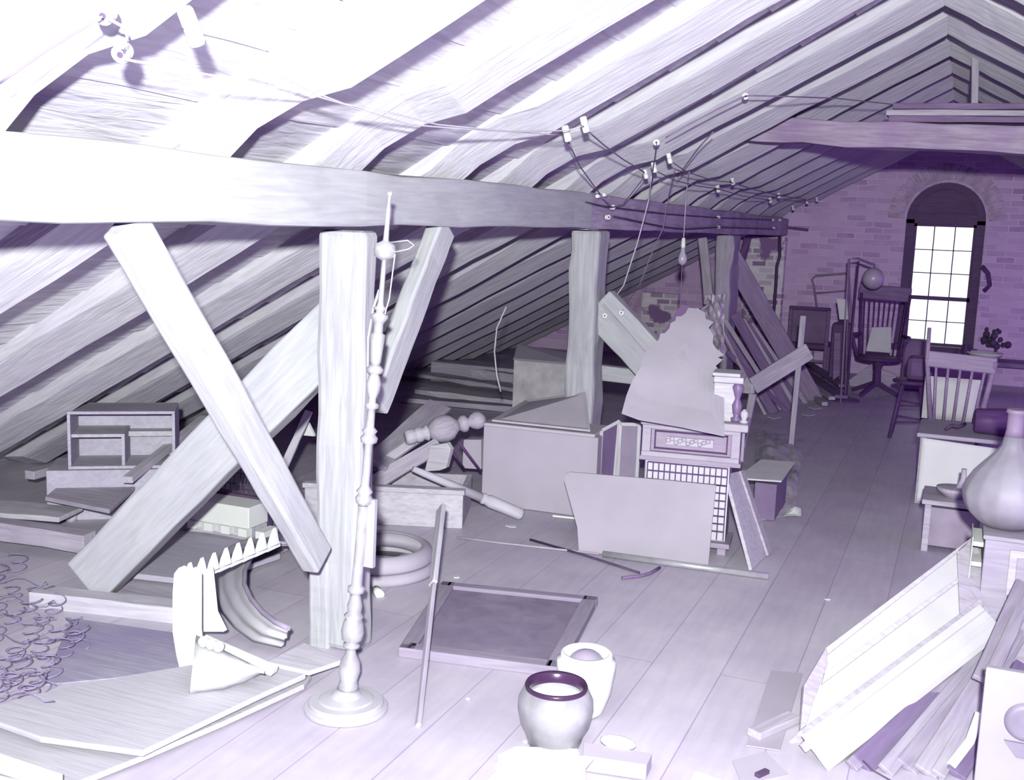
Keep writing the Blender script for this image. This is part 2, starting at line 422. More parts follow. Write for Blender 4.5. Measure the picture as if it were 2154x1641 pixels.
for k, y in enumerate(YR):
    if y < 5.5: continue
    o = rafter(1, y, k + 40)
    tag(o, 'short visible rafter on the right slope beyond the ridge, %s towards the brick wall' % ORD[k - 7], 'rafter', 'rafters of the right roof slope')

pale = w_pale()
# plate beam in two lengths
def timber(name, p0, p1, w, t, label, cat, mat=None, up=(0, 0, 1), seg=14, jit=.02, bevel=.012, **k):
    return plank(name, p0, p1, w, t, label, cat, mat or pale, up=up, seg=seg, jit=jit, bevel=bevel, **k)
timber('plate_beam', (XB - .11, -.9, 1.905), (XB - .11, 6.75, 1.935), .22, .23, 'long pale plate beam crossing the left half above the first post', 'beam', w1=.22, t1=.22, seg=24)
timber('plate_beam', (XB - .12, 6.77, 1.93), (XB - .12, 15.15, 1.90), .2, .23, 'far darker length of plate beam running on to the brick wall', 'beam', mat=wood('grey_plate', (.74, .64, .82), grain=.14, blotch=.25), seg=20)
# posts
def post(x0, x1, y0, y1, top, label, rnd_=.015, mat=None):
    return timber('post', ((x0 + x1)/2, (y0 + y1)/2, 0), ((x0 + x1)/2, (y0 + y1)/2, top), x1 - x0, y1 - y0, label, 'post', up=(0, 1, 0), jit=rnd_, bevel=.025, mat=mat)
pm = wood('post_timber', (.57, .57, .62), grain=.12, blotch=.08, scale=(1.0, 12, 12), dark=(.5, .44, .62))
post(-2.47, -2.25, 3.87, 4.0, 1.79, 'thick pale square post under the plate beam beside the tall lamp standard', mat=pm)
post(-2.45, -2.25, 6.92, 7.17, 1.81, 'rounded pale post under the plate beam behind the grey fibreboard box', .03, mat=pm)
post(-2.43, -2.25, 11.42, 11.85, 1.79, 'third post near the brick wall with long boards leaning on it', .03, mat=w_mid())
# small block under first diagonal brace, on the floor left of post
timber('prop_board', PY(668, 1372, 3.86) + V((0, 0.03, 0)), PY(668, 1180, 3.86) + V((0, .03, 0)), .10, .05, 'short upright prop board nailed to the left of the first post', 'board', up=(0, 1, 0), jit=.005)
# braces in the plate line
def brace(pa, pb, w, t, X, label, mat=None, name='brace', ext=(0, 0)):
    A = PX(*pa, X); B = PX(*pb, X); d = (B - A).normalized()
    A = A - d*ext[0]; B = B + d*ext[1]
    return timber(name, A, B, t, w, label, 'brace', mat, up=(B - A).cross(V((1, 0, 0))), jit=.006)
brace((262, 468), (668, 1178), .135, .08, XB - .06, 'diagonal brace from the plate beam down to the foot of the first post')
brace((930, 475), (800, 820), .15, .08, XB - .06, 'diagonal brace leaning from the plate beam to the right side of first post', ext=(0, .08))
# raking strut
A = (P(75, 1245) + P(200, 1265))/2; A.y = 3.94
Q = PY(665, 730, 4.0); Bq = V((A.x + .10, 3.90, .08))
timber('raking_strut', Bq, Bq + (V((Q.x, 4.07, Q.z + .02)) - Bq)*1.12, .12, .25, 'heavy diagonal timber rising from the floor at left to the first post', 'strut', seg=10)
B0 = PY(1258, 640, 7.05); B1 = PY(1400, 790, 7.05)
timber('raking_strut', B0 + V((.0, 0, 0)), B1 + (B1 - B0)*.12, .10, .27, 'wide pale strut sloping from the second post towards the torn paper', 'strut', seg=8, jit=.008)
MBl = MB().bar(PY(1268, 640, 6.985) , PY(1392, 782, 6.985), .012, .012).build('batten', w_mid())
tag(MBl, 'thin dark batten along the strut beside the second post', 'batten')
timber('cross_rail', PY(1262, 783, 7.3), PY(1262, 783, 7.3) + V((.75, 0, -.02)), .09, .11, 'bright horizontal rail right of second post behind the torn paper', 'rail', seg=4, jit=.006)
# far braces at post 3
timber('brace', PY(1478, 500, 11.5), PY(1492, 640, 11.5), .05, .10, 'thin upright brace left of the third post', 'brace', up=(1, 0, 0), mat=w_mid(), seg=4)
timber('brace', PY(1572, 500, 11.9), PY(1545, 600, 11.9), .05, .08, 'thin dark brace right of the third post', 'brace', up=(1, 0, 0), mat=w_dark(), seg=4)
# collar beam and planks on it
cA = PY(1590, 272, 8.2); cB = V((.82, 8.2, PY(2090, 290, 8.2).z - .03))
timber('collar_beam', V((cA.x - .12, 8.27, cA.z)), V((cB.x, 8.27, cB.z)), .20, .175, 'big horizontal collar beam tying the rafters near the brick wall', 'beam', mat=wood('collar_wood', (.56, .46, .62), grain=.16, blotch=.35, dark=(.36, .22, .45)), seg=16, bevel=.01)
zt = cB.z + .085
for i, (xa, yy, zz, lb) in enumerate(((-.60, 8.33, .045, 'lowest'), (-.62, 8.34, .09, 'middle'), (-.58, 8.35, .135, 'topmost'))):
    plank('plank', (xa, yy, zt + zz + .03), (.60 - zz, yy, zt + zz + .02), .2, .04, 'long thin plank stored flat on the collar beam, %s of the three' % lb, 'plank', w_pur() if i != 1 else w_mid(), group='planks on the collar beam')
timber('hanger_post', PY(2052, 212, 8.6) - V((0, 0, .06)), PY(2052, 100, 8.6) + V((0, 0, .0)), .05, .06, 'slim upright hanger between collar beam and rafters near the ridge', 'post', up=(0, 1, 0), mat=w_mid(), seg=3, jit=.003)

# ================================================================== LAMP STANDARD
base = P(728, 1492); topp = PY(820, 408, 3.47)
root = thing('lamp_standard', 'tall turned metal lamp standard on a round base, leaning in front of the first post', 'lamp standard', base)
ax = (topp - base); Lh = ax.length; axn = ax.normalized()
def tt(y):   # metres along the axis for a pixel row
    return Lh*(1492 - y)/(1492 - 408)*1.0
pxm = 3.95/F
def prof(lst): return [(tt(y), r*pxm) for y, r in lst]
mt = metal()
MB().lathe(base, base + V((0, 0, 1)), [(0, .150), (.004, .157), (.016, .158), (.02, .155), (.022, .143), (.024, .141), (.036, .140), (.040, .136), (.042, .105), (.048, .098), (.056, .06), (.07, .045), (.08, .03)], 64).flat().build('base', plain('dull_brass', (.78, .75, .84), rough=.45, metal=.35, var=.05, bump=0), root)
MB().lathe(base, topp, prof([(1445, 24), (1437, 21), (1425, 19), (1405, 24), (1385, 21), (1365, 11), (1356, 10), (1352, 18), (1346, 18), (1342, 12), (1336, 22), (1318, 25), (1300, 22), (1290, 18), (1284, 22), (1276, 15), (1262, 17), (1245, 12), (1236, 10), (1232, 18), (1222, 19), (1218, 12), (1150, 11), (1046, 11)]), 32).build('lower_stem', mt, root)
MB().lathe(base, topp, prof([(1046, 10), (1040, 17), (1030, 19), (1022, 13), (1016, 18), (1008, 12), (1003, 9), (916, 9), (912, 17), (903, 19), (895, 12), (888, 17), (880, 9), (843, 8), (840, 15), (832, 15), (829, 8), (820, 8), (805, 14), (790, 16), (776, 12), (771, 9), (768, 16), (760, 19), (752, 10)]), 32).build('middle_stem', mt, root)
MB().lathe(base, topp, prof([(752, 10), (742, 12), (715, 14), (690, 16), (686, 10), (668, 10), (664, 12), (655, 19), (650, 19), (645, 8), (640, 10), (636, 15), (632, 8), (622, 6), (540, 5), (538, 10), (532, 22), (520, 24), (508, 20), (503, 10), (500, 6), (470, 5), (440, 5), (425, 3), (412, 4), (408, 7), (403, 4)]), 32).build('upper_stem', mt, root)
c = base + axn*tt(515)
MB().tube([c + V((.02, 0, .02)), c + V((.09, 0, .03)), c + V((.11, .01, .015)), c + V((.09, .01, .0)), c + V((.03, 0, -.015))], .003).build('wire_loop', mt, root)
MB().tube([c + V((.04, 0, -.02)), c + V((.02, 0, -.18)), c + V((-.01, 0, -.28)), c + V((-.015, -.005, -.45))], .0025).build('wire', lwire(), root)
q = base + axn*tt(1100)
MB().bar(q + V((.02, .02, -.14)), q + V((.025, .02, .12)), .05, .02, up=(0, 1, 0)).build('switch_plate', plain('dull_plate', (.5, .46, .56), rough=.6), root)
MB().tube([base + axn*tt(800) + V((-.035, .02, 0)), base + axn*tt(700) + V((-.05, .02, 0)), base + axn*tt(640) + V((-.04, .02, 0)), base + axn*tt(600) + V((-.02, .02, 0))], .006).build('side_arm', mt, root)

# ================================================================== FRAME ON FLOOR
h = .045
c4 = [P(930, 1222, h), P(1258, 1255, h), P(1180, 1405, h), P(838, 1362, h)]
ctr = sum(c4, V())/4
root = thing('blackboard', 'large framed dark board lying flat on the floor behind the pots', 'framed board', V((ctr.x, ctr.y, 0)))
fm = wood('frame_wood', (.42, .37, .48), grain=.1)
for i, fw in enumerate((.06, .07, .07, .07)):
    a, b = c4[i], c4[(i + 1) % 4]; inn = (ctr - (a + b)/2); d = (b - a).normalized(); inn = (inn - d*inn.dot(d)).normalized()
    MB().bar(a + inn*fw/2 - V((0, 0, h/2)), b + inn*fw/2 - V((0, 0, h/2)), fw, h).build('frame_rail', fm, root, bevel=.004)
ins = [c + (ctr - c)*.09 - V((0, 0, .018)) for c in c4]
MB().slab(ins, (0, 0, -.012)).build('panel', wood('dark_panel', (.36, .30, .43), grain=.12, blotch=.25, dark=(.24, .18, .32), scale=(3, 3, 3)), root)

# stake standing by the trough
a = P(880, 1530); b = PY(928, 1068, 4.75)
root = thing('wooden_stake', 'long tapering wooden stake leaning from the floor against the trough', 'stake', a)
k = a.lerp(b, .58)
MB().bar(a + V((0, 0, .005)), k, .024, .02, up=(0, 1, 0), w1=.03, seg=4, jit=.003).build('shaft', w_mid(), root, bevel=.004)
MB().bar(k, b, .045, .025, up=(0, 1, 0), w1=.06, seg=4, jit=.003).build('blade', w_lt(), root, bevel=.006)

# ================================================================== POTS
c = P(1165, 1566); s = 3.95/F
root = thing('ginger_jar', 'squat glazed pot with dark rim and white inside, in front of the white crock', 'pot', c)
zs = lambda y: (1566 - y)*s*1.06
MB().lathe(c, c + V((0, 0, 1)), [(0, 52*s), (.01, 55*s), (.05, 62*s), (zs(1520), 72*s), (zs(1490), 79*s), (zs(1470), 78*s), (zs(1450), 68*s), (zs(1446), 62*s), (zs(1446), 58*s), (zs(1460), 58*s), (zs(1470), 60*s)], 40, caps=False).build('body', plain('glazed_stoneware', (.50, .48, .55), rough=.3, var=.25, sc=6, spec=.5), root)
MB().lathe(c + V((0, 0, zs(1450))), c + V((0, 0, 1)), [(-.004, 64*s), (.012, 66*s), (.022, 63*s), (.012, 57*s), (-.02, 56*s)], 40, caps=False).build('rim', plain('dark_glaze', (.07, .03, .09), rough=.25, bump=0), root)
MB().lathe(c + V((0, 0, zs(1475))), c + V((0, 0, 1)), [(0, 0.001), (.0, 58*s), (.012, 59*s)], 40, caps=False).build('liner', white(), root)
c = P(1228, 1500); s = 4.15/F; zs = lambda y: (1500 - y)*s*1.04
root = thing('white_crock', 'white glass crock with a grey domed knob, behind the glazed pot', 'crock', c)
MB().lathe(c, c + V((0, 0, 1)), [(0, .001), (0, 34*s), (.02, 42*s), (zs(1450), 55*s), (zs(1400), 62*s), (zs(1385), 62*s), (zs(1382), 56*s), (zs(1376), 55*s), (zs(1370), 54*s), (zs(1368), 48*s), (zs(1382), 46*s), (zs(1390), .001)], 40, caps=False).build('body', porc(), root)
MB().sphere(c + V((-.0, -.0, zs(1392))), 38*s, sz=.75).build('knob', plain('grey_glass', (.42, .36, .5), rough=.4, bump=0), root)

# papers and boxes at the bottom edge
bx = P(1165, 1700)
root = thing('carton', 'small white carton at the bottom edge in front of the glazed pot', 'box', (bx.x, 3.25, 0))
a = P(1096, 1598, .1); b = P(1234, 1600, .1)
MB().slab([V((a.x, a.y, 0)), V((b.x, b.y, 0)), V((b.x, b.y, .1)), V((a.x, a.y, .1))], (-.02, -.22, 0)).build('carton_body', white(), root, bevel=.004)
MB().slab([V((a.x - .03, a.y + .03, .102)), V((b.x + .02, b.y + .02, .102)), V((b.x + .01, b.y - .2, .102)), V((a.x - .04, a.y - .2, .102))], (0, 0, .006)).build('lid', white(), root)
tag(MB().slab([P(1048, 1588, .03), P(1085, 1570, .03), P(1215, 1575, .03), P(1222, 1600, .03), P(1100, 1606, .03)], (0, 0, -.028)).build('flat_packet', cream()), 'flat grey packet lying at the foot of the glazed pot', 'packet')
tag(MB().slab([P(1228, 1560, .06), P(1372, 1585, .06), P(1360, 1610, .06), P(1225, 1590, .06)], (0, 0, -.055)).build('book', grey(), bevel=.004), 'thick worn book with pale pages lying right of the glazed pot', 'book')
tag(MB().sphere(P(1300, 1562, .065), .065, sy=.55, sz=.32).build('saucer', porc()), 'upturned white dish resting on the worn book', 'dish')
tag(MB().slab([P(1452, 1641, .012), P(1462, 1622, .012), P(1560, 1655, .012), P(1560, 1680, .012)], (0, 0, -.01)).build('paper_sheet', white()), 'strip of white paper at the bottom edge right of the book', 'paper')
tag(MB().bar(P(1592, 1632, .01), P(1614, 1622, .01), .02, .015).build('wood_chip', dmetal()), 'small dark chip on the floor at the bottom edge', 'chip')
tag(MB().slab([P(1540, 1600, .004), P(1610, 1580, .004), P(1660, 1630, .004), P(1560, 1650, .004)], (0, 0, -.003)).build('paper_scrap', grey()), 'thin grey scrap lying flat near the bottom edge beside the dark chip', 'paper')

# ================================================================== ORNATE CABINET
cab_l = P(1345, 1150); cab_r = P(1522, 1170)
u = (cab_r - cab_l); CW = u.length; u.normalize(); v = V((0, 0, 1)).cross(u)    # v points away from camera
CHH = PY(1350, 882, cab_l.y).z
root = thing('ornate_cabinet', 'ornate carved cabinet with square lattice front under the torn paper sheet', 'cabinet', (cab_l + cab_r)/2)
def C3(x, y, z): return cab_l + u*x + v*y + V((0, 0, z))
def cbox(mb, x0, x1, y0, y1, z0, z1):
    q = [C3(x, y, z) for z in (z0, z1) for y in (y0, y1) for x in (x0, x1)]
    mb.add(q, [(0, 2, 3, 1), (4, 5, 7, 6), (0, 1, 5, 4), (2, 6, 7, 3), (0, 4, 6, 2), (1, 3, 7, 5)]); return mb
D = .26; zl = CHH - .21
body = wood('cabinet_wood', (.50, .42, .56), grain=.06, blotch=.12, dark=(.25, .14, .34), rough=.45)
mb = MB(); cbox(mb, .0, CW, .03, D, .07, CHH - .02); cbox(mb, -.03, CW + .06, .0, D, zl - .025, zl + .0); mb.build('body', body, root, bevel=.004)
mb = MB()
cbox(mb, -.02, CW + .05, -.01, D, zl + .0, zl + .03); cbox(mb, -.02, .03, .0, .04, zl, CHH - .02); cbox(mb, CW + .0, CW + .05, .0, .04, zl, CHH - .02)
cbox(mb, -.02, CW + .05, -.005, .04, CHH - .05, CHH - .02); mb.build('frieze_frame', wood('frieze_wood', (.62, .56, .67), grain=.05), root, bevel=.006)
mb = MB()
for z0, z1 in ((zl + .045, zl + .052), (CHH - .066, CHH - .059)): cbox(mb, .05, CW - .02, .01, .035, z0, z1)
for x0 in (.05, CW - .027): cbox(mb, x0, x0 + .007, .01, .035, zl + .045, CHH - .059)
mb.build('panel_moulding', w_dark(), root)
mb = MB(); cbox(mb, .12, CW - .10, .012, .03, zl + .075, CHH - .09)
for i in range(11): mb.sphere(C3(.13 + (CW - .26)*i/10, .01, (zl + CHH)/2 - .005 + .012*math.sin(i*2.1)), .014, seg=8, rings=6)
mb.build('scroll_plaque', plain('carved_plaque', (.66, .6, .74), rough=.5), root)
mb = MB(); n = 14; zt_ = zl - .035; lx0, lx1 = .02, CW - .01
for i in range(n + 1):
    x = lx0 + (lx1 - lx0)*i/n; cbox(mb, x - .003, x + .003, .004, .014, zt_ - .10, zt_)
for z in (zt_, zt_ - .05, zt_ - .10): cbox(mb, lx0, lx1, .002, .016, z - .003, z + .003)
for i in range(9):
    z = zt_ - .1 - i*.045
    if z > .1: cbox(mb, lx1 - .075, lx1, .002, .016, z - .003, z + .003); cbox(mb, lx0, lx0 + .075, .002, .016, z - .003, z + .003)
for x in (lx0, lx0 + .037, lx0 + .075, lx1 - .075, lx1 - .037, lx1): cbox(mb, x - .003, x + .003, .002, .014, .09, zt_ - .1)
mb.build('lattice', w_dark(), root)
mb = MB(); cbox(mb, .01, CW, .016, .03, .085, zt_ + .01); mb.build('tile_backing', plain('pale_tiles', (.78, .75, .84), rough=.4, var=.05), root)
mb = MB(); cbox(mb, -.03, CW + .03, -.02, D, .045, .075); cbox(mb, -.01, .04, .0, .04, 0, .05); cbox(mb, CW - .04, CW + .01, .0, .04, 0, .05)
cbox(mb, -.01, .04, D - .05, D, 0, .05); cbox(mb, CW - .04, CW + .01, D - .05, D, 0, .05); mb.build('plinth', body, root, bevel=.005)
for i in range(3):
    x = CW + .012 + i*.024
    MB().lathe(C3(x, .045 + i*.02, zl), C3(x, .045 + i*.02, CHH), [(0, .014), (.02, .010), (CHH - zl - .05, .010), (CHH - zl - .03, .014)], 10).build('colonnette', body, root)
mb = MB(); cbox(mb, -.03, CW + .09, -.03, D, CHH - .025, CHH + .02); mb.build('top_ledge', wood('frieze_wood', (.62, .56, .67)), root, bevel=.01)
# upper gallery at the right: bracket shelf on turned spindles
zs2 = PY(1545, 800, cab_r.y).z
mb = MB(); cbox(mb, CW - .12, CW + .045, .0, .2, zs2 - .02, zs2 + .015); cbox(mb, CW - .13, CW + .025, .01, .2, zs2 + .015, zs2 + .035); cbox(mb, CW - .12, CW + .01, .06, .2, CHH, zs2); mb.build('gallery_shelf', w_lt(), root, bevel=.006)
hh = zs2 - CHH
for x in (CW + .015,):
    MB().lathe(C3(x, .06, CHH + .02), C3(x, .06, zs2), [(0, .028), (.02, .034), (.03, .016), (.05, .024), (hh*.35, .03), (hh*.5, .014), (hh*.6, .022), (hh*.75, .034), (hh*.85, .018), (hh - .03, .03)], 14).build('spindle', plain('carved_dark', (.3, .2, .4), rough=.4), root)
MB().lathe(C3(CW + .06, .03, CHH + .02), C3(CW + .06, .03, 2), [(0, .02), (.01, .026), (.02, .012), (.04, .022), (.06, .022), (.08, .006)], 12).build('finial', w_lt(), root)

# torn paper sheet over the cabinet
A = PY(1310, 866, 5.72); B = PY(1524, 920, 5.86); T_ = PY(1460, 655, 6.62)
p0, nrm = plane3(A, B, T_)
out = [(1308, 868), (1345, 881), (1430, 898), (1522, 921), (1524, 840), (1520, 785), (1506, 768), (1521, 755), (1509, 751), (1523, 746), (1506, 733), (1499, 722), (1500, 706), (1490, 692), (1500, 680), (1484, 674), (1482, 660), (1474, 656), (1468, 651), (1447, 650), (1441, 662), (1432, 668), (1422, 668), (1420, 677), (1410, 682), (1408, 692), (1398, 702), (1389, 702), (1386, 714), (1372, 726), (1358, 740), (1348, 760), (1345, 778), (1330, 800), (1318, 830)]
pts = [PN(x, y, p0, nrm) for x, y in out]
mb = MB()
ctr3 = sum(pts, V())/len(pts)
vs = []; rings = 7; n = len(pts)
def bulge(q, k): return q + nrm*(.012*noise.noise(q*3.0)*k*2)
for r_ in range(rings):
    f_ = 1 - r_/rings
    for q in pts: vs.append(bulge(ctr3.lerp(q, f_), 1))
vs.append(ctr3); fs = []
for r_ in range(rings - 1):
    for i in range(n): fs.append((r_*n + i, r_*n + (i + 1) % n, (r_ + 1)*n + (i + 1) % n, (r_ + 1)*n + i))
for i in range(n): fs.append(((rings - 1)*n + i, (rings - 1)*n + (i + 1) % n, rings*n))
mb.add(vs, fs, False); o = mb.build('torn_paper_sheet', paper())
sm = o.modifiers.new('thick', 'SOLIDIFY'); sm.thickness = .004
tag(o, 'large torn sheet of grey paper with ragged top leaning over the ornate cabinet', 'paper sheet')
q = [PN(x, y, p0, nrm) - nrm*.0 + V((0, -.008, .0)) for x, y in ((1352, 752), (1440, 768), (1522, 790), (1522, 793), (1440, 771), (1352, 755))]
# crumpled wad behind its top
mb = MB(); rnd = random.Random(5); c0 = PY(1495, 650, 6.9)
vs = []; fs = []; nx, nz_ = 9, 14
for j in range(nz_ + 1):
    for i in range(nx + 1):
        px = 1470 + (1522 - 1470)*i/nx + rnd.uniform(-2, 2) + (14 if j < 3 and i < 3 else 0); py = 620 + (760 - 620)*j/nz_ + rnd.uniform(-2, 2)
        vs.append(PY(px, py, 6.95 + .04*math.sin(i*1.9 + j*.8) + rnd.uniform(-.02, .02)))
for j in range(nz_):
    for i in range(nx): o_ = j*(nx + 1) + i; fs.append((o_, o_ + 1, o_ + nx + 2, o_ + nx + 1))
mb.add(vs, fs, False); o = mb.build('crumpled_paper', plain('crumpled', (.50, .42, .56), var=.15)); sm = o.modifiers.new('thick', 'SOLIDIFY'); sm.thickness = .006
tag(o, 'crumpled paper standing behind the right side of the torn sheet', 'paper')
tag(MB().slab([PY(x, y, 7.4) for x, y in ((1375, 700), (1392, 705), (1412, 672), (1425, 650), (1437, 640), (1500, 660), (1500, 760), (1385, 760))], (0, .01, 0)).build('torn_cloth', plain('dark_cloth', (.25, .14, .34), var=.1)), 'dark torn cloth edge showing behind the left top of the paper sheet', 'cloth')

# board leaning in front
A = P(1217, 1160, .004); B = P(1490, 1190, .004); T_ = PY(1350, 1005, 5.98)
p0, nrm = plane3(A, B, T_)
out = [(1217, 1160), (1490, 1190), (1498, 1100), (1506, 1021), (1400, 1010), (1200, 993), (1188, 998), (1186, 1010), (1200, 1060), (1214, 1110)]
tag(MB().slab([PN(x, y, p0, nrm) for x, y in out], V((0, .012, 0))).build('fibreboard_sheet', plain('fibreboard', (.50, .45, .55), var=.07, sc=3), bevel=.002), 'flat grey fibreboard panel leaning against the front of the ornate cabinet', 'panel')
# pipe and sticks on floor
tag(MB().tube([P(1268, 1165, .02), P(1617, 1213, .02)], .018, 14).build('metal_pipe', mt), 'shiny metal pipe lying on the floor before the leaning fibreboard', 'pipe')
tag(MB().tube([P(960, 1130, .008), P(1050, 1142, .008), P(1260, 1165, .008)], .006, 6).build('thin_rod', w_mid()), 'thin straight rod on the floor running from the trough to the metal pipe', 'rod')
tag(MB().tube([P(1115, 1135, .008), P(1230, 1168, .008), P(1345, 1205, .008)], .007, 6).build('thin_rod', dmetal()), 'thin dark rod lying slantwise on the floor below the fibreboard panel', 'rod')
tag(MB().tube([P(1308, 1216, .01), P(1345, 1212, .012), P(1368, 1206, .01), P(1388, 1194, .01)], .009, 6).build('twig', w_pur()), 'short crooked twig at the end of the dark rod', 'twig')
tag(MB().bar(P(1163, 1085, .01), P(1210, 1090, .01), .012, .012).build('chalk_strip', white()), 'short white strip on the floor left of the fibreboard panel', 'strip')
# channel board at the cabinet's right
A = P(1582, 1199, .004); B = P(1619, 1163, .004); T_ = PY(1528, 997, 6.12)
p0, nrm = plane3(A, B, T_)
bk2 = nrm if nrm.dot(CAM - A) < 0 else -nrm
root = thing('channel_board', 'long raised-edge board leaning against the right side of the ornate cabinet', 'board', (A + B)/2)
MB().slab([PN(x, y, p0, nrm) for x, y in ((1582, 1199), (1619, 1163), (1561, 990), (1528, 997))], bk2*.02).build('board_face', w_lt(), root, bevel=.003)
MB().slab([PN(x, y, p0, nrm) - bk2*.001 for x, y in ((1612, 1170), (1619, 1163), (1561, 990), (1553, 992))], -bk2*.014).build('edge_strip', w_mid(), root, bevel=.002)
# box & cloth behind it
bl = P(1596, 1098)
root = thing('wooden_box', 'dark open-ended box wrapped in pale paper right of the ornate cabinet', 'box', bl)
x0, x1 = bl.x - .05, bl.x + .09; y0, y1 = bl.y + .05, bl.y + .5; zt3 = PY(1600, 1020, bl.y).z
MB().box((x0, y0, 0.005), (x1, y1, zt3)).build('case', plain('box_side', (.27, .19, .36), var=.1), root, bevel=.005)
MB().slab([V((x0 - .12, y0 - .02, zt3 + .01)), V((x1 + .02, y0 + .04, zt3 + .012)), V((x1 + .03, y1 + .1, zt3 + .04)), V((x0 - .06, y1 + .1, zt3 + .03))], (0, 0, .01)).build('paper_wrapper', cream(), root)
mb = MB(); vs = []; fs = []; rnd = random.Random(2); nx = 12
gp = [P(1590, 905), P(1690, 925), P(1672, 1085), P(1585, 1100)]
for j in range(nx + 1):
    for i in range(nx + 1):
        s_, t_ = i/nx, j/nx
        q = (gp[0]*(1 - s_) + gp[1]*s_)*(1 - t_) + (gp[3]*(1 - s_) + gp[2]*s_)*t_
        e = math.sin(math.pi*s_)*math.sin(math.pi*t_)
        vs.append(q + V((0, 0, .006 + .07*e*(1 - s_) + abs(noise.noise(q*9))*.05*min(1, e*4))))
for j in range(nx):
    for i in range(nx): o_ = j*(nx + 1) + i; fs.append((o_, o_ + 1, o_ + nx + 2, o_ + nx + 1))
mb.add(vs, fs); o = mb.build('crumpled_cloth', plain('floor_cloth', (.80, .74, .85), var=.2)); sm = o.modifiers.new('t', 'SOLIDIFY'); sm.thickness = .004
tag(o, 'crumpled grey cloth spread on the floor beyond the wrapped box', 'cloth')
q = P(1665, 1083)
tag(MB().slab([P(1648, 1086, .01), P(1662, 1072, .02), P(1672, 1066, .05), P(1680, 1070, .04), P(1681, 1086, .01)], (.01, .03, -.004)).build('paper_scrap', white()), 'bright white paper scrap on the floor right of the wrapped box', 'paper')

# ================================================================== GREY BOX (left centre)
a = P(1012, 1060); b = P(1250, 1092); zt4 = PY(1012, 895, a.y).z
u2 = (b - a).normalized(); v2 = V((0, 0, 1)).cross(u2); Wd = (b - a).length
root = thing('fibreboard_box', 'large plain grey box with pale top standing in front of the second post', 'box', (a + b)/2)
def G(x, y, z): return a + u2*x + v2*y + V((0, 0, z))
def gbox(mb, x0, x1, y0, y1, z0, z1):
    q = [G(x, y, z) for z in (z0, z1) for y in (y0, y1) for x in (x0, x1)]
    return mb.add(q, [(0, 2, 3, 1), (4, 5, 7, 6), (0, 1, 5, 4), (2, 6, 7, 3), (0, 4, 6, 2), (1, 3, 7, 5)])
gbox(MB(), 0, Wd, 0, .34, 0.002, zt4).build('box_body', grey(), root, bevel=.006)
gbox(MB(), -.01, Wd - .02, -.01, .34, zt4, zt4 + .022).build('lid', plain('pale_lid', (.66, .6, .71), var=.05), root, bevel=.006)
t0 = G(.12, .3, zt4 + .028); 
tag(MB().slab([G(.05, .02, zt4 + .03), G(Wd - .06, .02, zt4 + .03), PY(1232, 828, 6.9), PY(1105, 845, 7.1)], (0, 0, .012)).build('sloping_board', plain('pale_lid', (.66, .6, .71))), 'pale board sloping up from the grey box lid to the second post', 'board')
# framed panels right of the box
for i, (c_, lab) in enumerate(((((1266, 906), (1303, 886), (1292, 992), (1260, 1006)), 'dark glazed frame leaning at the right side of the grey box'), (((1306, 892), (1346, 893), (1340, 1000), (1300, 998)), 'grey glazed frame between the dark frame and the ornate cabinet'))):
    Yd = (6.55, 6.5)[i]; q = [PY(x, y, Yd + (.1 if j in (1, 2) and i == 0 else 0)) for j, (x, y) in enumerate(c_)]
    dz = q[3].z; 
    for j in (2, 3): q[j] = V((q[j].x, q[j].y, .01))
    cc = sum(q, V())/4
    root = thing('picture_frame', lab, 'frame', V((cc.x, cc.y, 0)))
    for j in range(4): MB().bar(q[j], q[(j + 1) % 4], .022, .02, up=(0, 1, 0)).build('frame_rail', w_lt(), root, bevel=.003)
    MB().slab([p_ + V((0, .006, 0)) for p_ in q], (0, .006, 0)).build('glass_pane', plain('dull_glass%d' % i, ((.22, .15, .3), (.4, .33, .48))[i], rough=.3, var=.1), root)
# white block behind
a = PY(1078, 830, 9.0); b = PY(1190, 835, 9.0); zz = PY(1078, 757, 9.0).z
root = thing('limewashed_box', 'mottled white box with a sloping grey lid left of the second post', 'box', (a.x + .2, 9.1, 0))
MB().box((a.x, 9.0, 0.0), (b.x + .1, 9.4, zz)).build('box_body', plain('mottled_white', (.75, .71, .78), var=.15, sc=9), root, bevel=.006)
MB().slab([V((a.x, 8.98, zz + .004)), V((b.x + .1, 8.98, zz + .004)), PY(1190, 745, 9.4), PY(1087, 727, 9.4)], (0, .02, .012)).build('lid', grey(), root)

# planks on the attic floor behind the box
for i, (x0, y0, x1, y1, z, w, lb) in enumerate(((935, 772, 1085, 795, .14, .16, 'topmost and furthest'), (850, 782, 1095, 818, .07, .22, 'second from the back'), (880, 822, 1090, 846, .06, .16, 'ragged-ended, third from the back'), (850, 838, 1110, 862, .03, .2, 'nearest to the turned post'))):
    plank('floor_plank', P(x0, y0, z), P(x1, y1, z), w, .05 if i else .09, 'old plank on the floor under the low eaves, %s' % lb, 'plank', w_mid() if i % 2 else w_lt(), group='planks on the floor under the eaves', jit=.02, seg=8)
tag(MB().box((-5.6, 11.2, 0), (-3.6, 11.5, .22)).build('timber_baulk', w_mid(), bevel=.01), 'thick timber baulk lying under the far eaves behind the planks', 'timber')

